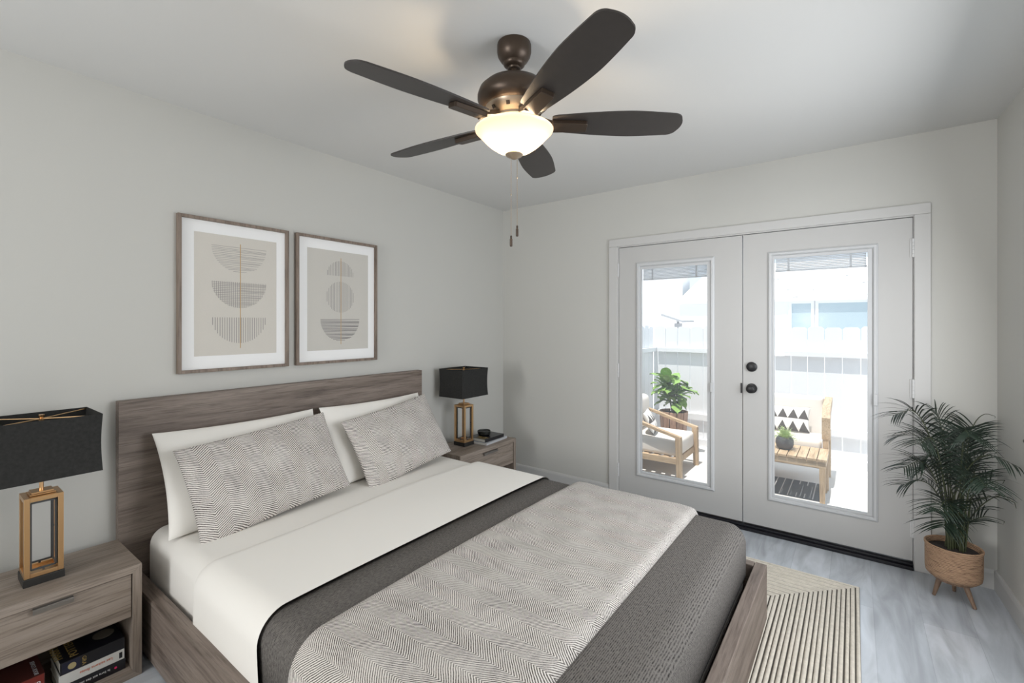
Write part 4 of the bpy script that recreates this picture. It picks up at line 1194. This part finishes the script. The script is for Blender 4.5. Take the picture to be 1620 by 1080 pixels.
tri_cushion('scatter_cushion', (1.055, 1.16, .425), .30, .24, (-.25, 1, .0), (-.45, -.1, .9), .05, 'triangle-patterned cushion on the patio armchair', 2)

# loveseat facing the doors, seen through the right door
t = thing('outdoor_loveseat', (2.05, 1.7, G), 'teak patio loveseat with cream cushions seen through the right door', 'sofa')
sx0, sx1, sy0, sy1 = 1.60, 2.565, 1.45, 1.93
for x in (sx0, sx1):
    for y, h in ((sy0, .43), (sy1, .40)):
        b = B(); bar(b, (x, y, G + (.0065 if y == sy0 else .0005)), (x, y, h), .044, .060, (0, 1, 0)); obj('leg', b, M['teak_z'], t)
    # curved arm panel
    pol = [(sy0 - .035, .405), (sy0 - .045, .60), (sy0 + .02, .685), (sy0 + .20, .70), (sy1 + .03, .72), (sy1 + .03, .66), (sy0 + .16, .60), (sy0 + .07, .54), (sy0 + .055, .405)]
    b = B(); prism(b, pol, lambda u, v: Vector((x - .028, u, v)), lambda u, v: Vector((x + .034, u, v))); obj('arm_panel', b, M['teak_y'], t)
b = B()
box(b, sx0 + .024, sx1 - .024, sy0 - .012, sy0 + .014, .13, .215, .003); box(b, sx0 + .024, sx1 - .024, sy1 - .012, sy1 + .014, .13, .215, .003)
for k in range(8):
    x = sx0 + .06 + k * .11; box(b, x, x + .06, sy0 + .016, sy1 - .014, .190, .213)
obj('seat_frame', b, M['teak_x'], t)
b = B(); soft_box(b, sx0 + .032, sx1 - .032, sy0 - .02, sy1 - .13, .2165, .385, .035); obj('seat_cushion', b, M['cushion'], t, 60)
b = B()
hexa(b, [(sx0 + .036, sy1 - .12, .30), (sx1 - .034, sy1 - .12, .30), (sx1 - .034, sy1 + .0, .30), (sx0 + .036, sy1 + .0, .30),
         (sx0 + .036, sy1 - .07, .725), (sx1 - .034, sy1 - .07, .725), (sx1 - .034, sy1 + .04, .725), (sx0 + .036, sy1 + .04, .725)])
bmesh.ops.bevel(b, geom=b.edges[:], offset=.035, segments=4, affect='EDGES', profile=.5)
obj('back_cushion', b, M['cushion'], t, 60)
tri_cushion('scatter_cushion', (2.20, 1.715, .510), .46, .25, (1, .05, 0), (0, .35, .93), .045, 'triangle-patterned cushion on the loveseat behind the fern pot', 2)

# slatted coffee table
t = thing('coffee_table', (2.1, 1.25, G), 'low slatted teak coffee table in front of the loveseat', 'table')
tx0, tx1, ty0, ty1, tz = 1.66, 2.595, .985, 1.405, .325
n = 13; w = (tx1 - tx0) / n
for k in range(n):
    b = B(); box(b, tx0 + k * w + .003, tx0 + (k + 1) * w - .003, ty0, ty1, tz - .020, tz, .002); obj('slat', b, M['teak_y'], t)
b = B()
box(b, tx0 + .01, tx1 - .01, ty0 + .012, ty0 + .034, tz - .075, tz - .0205); box(b, tx0 + .01, tx1 - .01, ty1 - .034, ty1 - .012, tz - .075, tz - .0205)
box(b, tx0 + .01, tx0 + .032, ty0 + .035, ty1 - .035, tz - .075, tz - .0205); box(b, tx1 - .032, tx1 - .01, ty0 + .035, ty1 - .035, tz - .075, tz - .0205)
obj('apron', b, M['teak_x'], t)
for x in (tx0 + .035, tx1 - .035):
    for y in (ty0 + .035, ty1 - .035):
        b = B(); bar(b, (x, y, G + .0065), (x, y, tz - .021), .036, .036, (0, 1, 0), .046, .046); obj('leg', b, M['teak_z'], t)

# fern in a round grey pot
pc = (2.270, 1.20)
t = thing('potted_fern', (*pc, tz), 'small pale green fern in a round dark grey pot on the coffee table', 'plant')
b = B(); lathe(b, [(0, tz + .0005), (.045, tz + .0005), (.064, tz + .018), (.072, tz + .050), (.070, tz + .085), (.056, tz + .108), (.050, tz + .110), (.047, tz + .100), (0, tz + .098)], (*pc, 0), 32); obj('pot', b, M['greypot'], t, 50)
b = B(); rnd = random.Random(4)
for k in range(130):
    a = rnd.uniform(0, 6.28); el = rnd.uniform(.15, 1.35); L = rnd.uniform(.07, .14)
    d = Vector((math.cos(a) * math.cos(el), math.sin(a) * math.cos(el), math.sin(el)))
    p = Vector((pc[0], pc[1], tz + .100)) + Vector((d.x, d.y, 0)) * .02
    pts = [p + d * L * f + Vector((0, 0, -.05)) * f * f * (1.2 - el * .6) for f in (0, .33, .66, 1)]
    s = d.cross(Vector((0, 0, 1))).normalized()
    for i in range(3):
        for q in (0, .5):
            c0 = pts[i].lerp(pts[i + 1], q)
            for sg in (-1, 1):
                e = c0 + s * sg * .018 * (1 - .2 * i) + d * .012 + Vector((0, 0, rnd.uniform(-.004, .006)))
                v = [b.verts.new(c0), b.verts.new(c0 + d * .008), b.verts.new(e)]; b.faces.new(v)
obj('fern_foliage', b, M['fern'], t)

# fiddle-leaf plant in a wooden box planter
fc = (1.06, 1.92)
t = thing('fiddle_leaf_plant', (*fc, G), 'broad-leaved green plant in a tall wooden planter behind the armchair', 'plant')
b = B()
for k in range(12):
    a0, a1 = 2 * math.pi * k / 12 + .03, 2 * math.pi * (k + 1) / 12 - .03
    r0, r1 = .125, .165
    hexa(b, [(fc[0] + r * math.cos(a), fc[1] + r * math.sin(a), G + .001) for r, a in ((r0, a0), (r0, a1), (r0 - .02, a1), (r0 - .02, a0))] +
            [(fc[0] + r * math.cos(a), fc[1] + r * math.sin(a), .42) for r, a in ((r1, a0), (r1, a1), (r1 - .02, a1), (r1 - .02, a0))])
obj('planter', b, M['woodpot'], t)
b = B(); lathe(b, [(0, .385), (.135, .385), (.13, .395), (0, .40)], (*fc, 0), 24); obj('soil', b, M['soil'], t)
b = B(); rnd = random.Random(12)
leafs = []
for k in range(5):
    a = 2 * math.pi * k / 5 + .4
    pts = [Vector((fc[0] + math.cos(a) * r, fc[1] + math.sin(a) * r * .8, z)) for r, z in ((.02, .39), (.05, .55), (.09, .68), (.10 if k else .02, .78 + .06 * (k == 0)))]
    tube(b, pts, .007, 6, .004); leafs += [pts]
obj('stem', b, M['stem'], t)
b = B()
for k in range(88):
    st = leafs[k % 5]; f = rnd.uniform(.22, 1.0); i = min(2, int(f * 3)); p = st[i].lerp(st[i + 1], f * 3 - i)
    a = rnd.uniform(0, 6.28); el = rnd.uniform(-.35, .9) if f < .9 else rnd.uniform(.5, 1.3)
    d = Vector((math.cos(a) * math.cos(el), math.sin(a) * math.cos(el), math.sin(el)))
    s = d.cross(Vector((0, 0, 1))).normalized(); u = s.cross(d)
    L = rnd.uniform(.12, .19); wd = L * .36
    prev = None
    for j in range(8):
        g = j / 7
        w_ = wd * (.10 + .9 * math.sin(math.pi * min(.98, .06 + g ** 1.15 * .92)) ** .75) if j < 7 else .006
        c0 = p + d * (L * g + .02) + u * (.02 * math.sin(math.pi * g) - .045 * g * g)
        cur = [b.verts.new(c0 - s * w_ + u * .012 * math.sin(g * 8)), b.verts.new(c0 - u * .006), b.verts.new(c0 + s * w_ + u * .012 * math.cos(g * 7))]
        if prev:
            b.faces.new((prev[0], prev[1], cur[1], cur[0])); b.faces.new((prev[1], prev[2], cur[2], cur[1]))
        prev = cur
obj('foliage', b, M['fiddle'], t, 180)

# striped outdoor rug
t = thing('outdoor_rug', (2.0, 1.34, G), 'grey outdoor rug with thin pale stripes under the coffee table', 'rug')
b = B(); box(b, 1.76, 2.545, 1.09, 1.60, G + .0005, G + .0060); obj('rug_pile', b, M['outrug'], t)
b = B()
for k in range(20):
    x = 1.80 + k * .062
    if x > 2.53: break
    if k % 6 in (3, 4):
        box(b, x, x + .008, 1.10, 1.22, G + .0061, G + .0066); box(b, x, x + .008, 1.48, 1.61, G + .0061, G + .0066)
    else: box(b, x, x + .008, 1.10, 1.61, G + .0061, G + .0066)
obj('stripe', b, M['outstripe'], t)
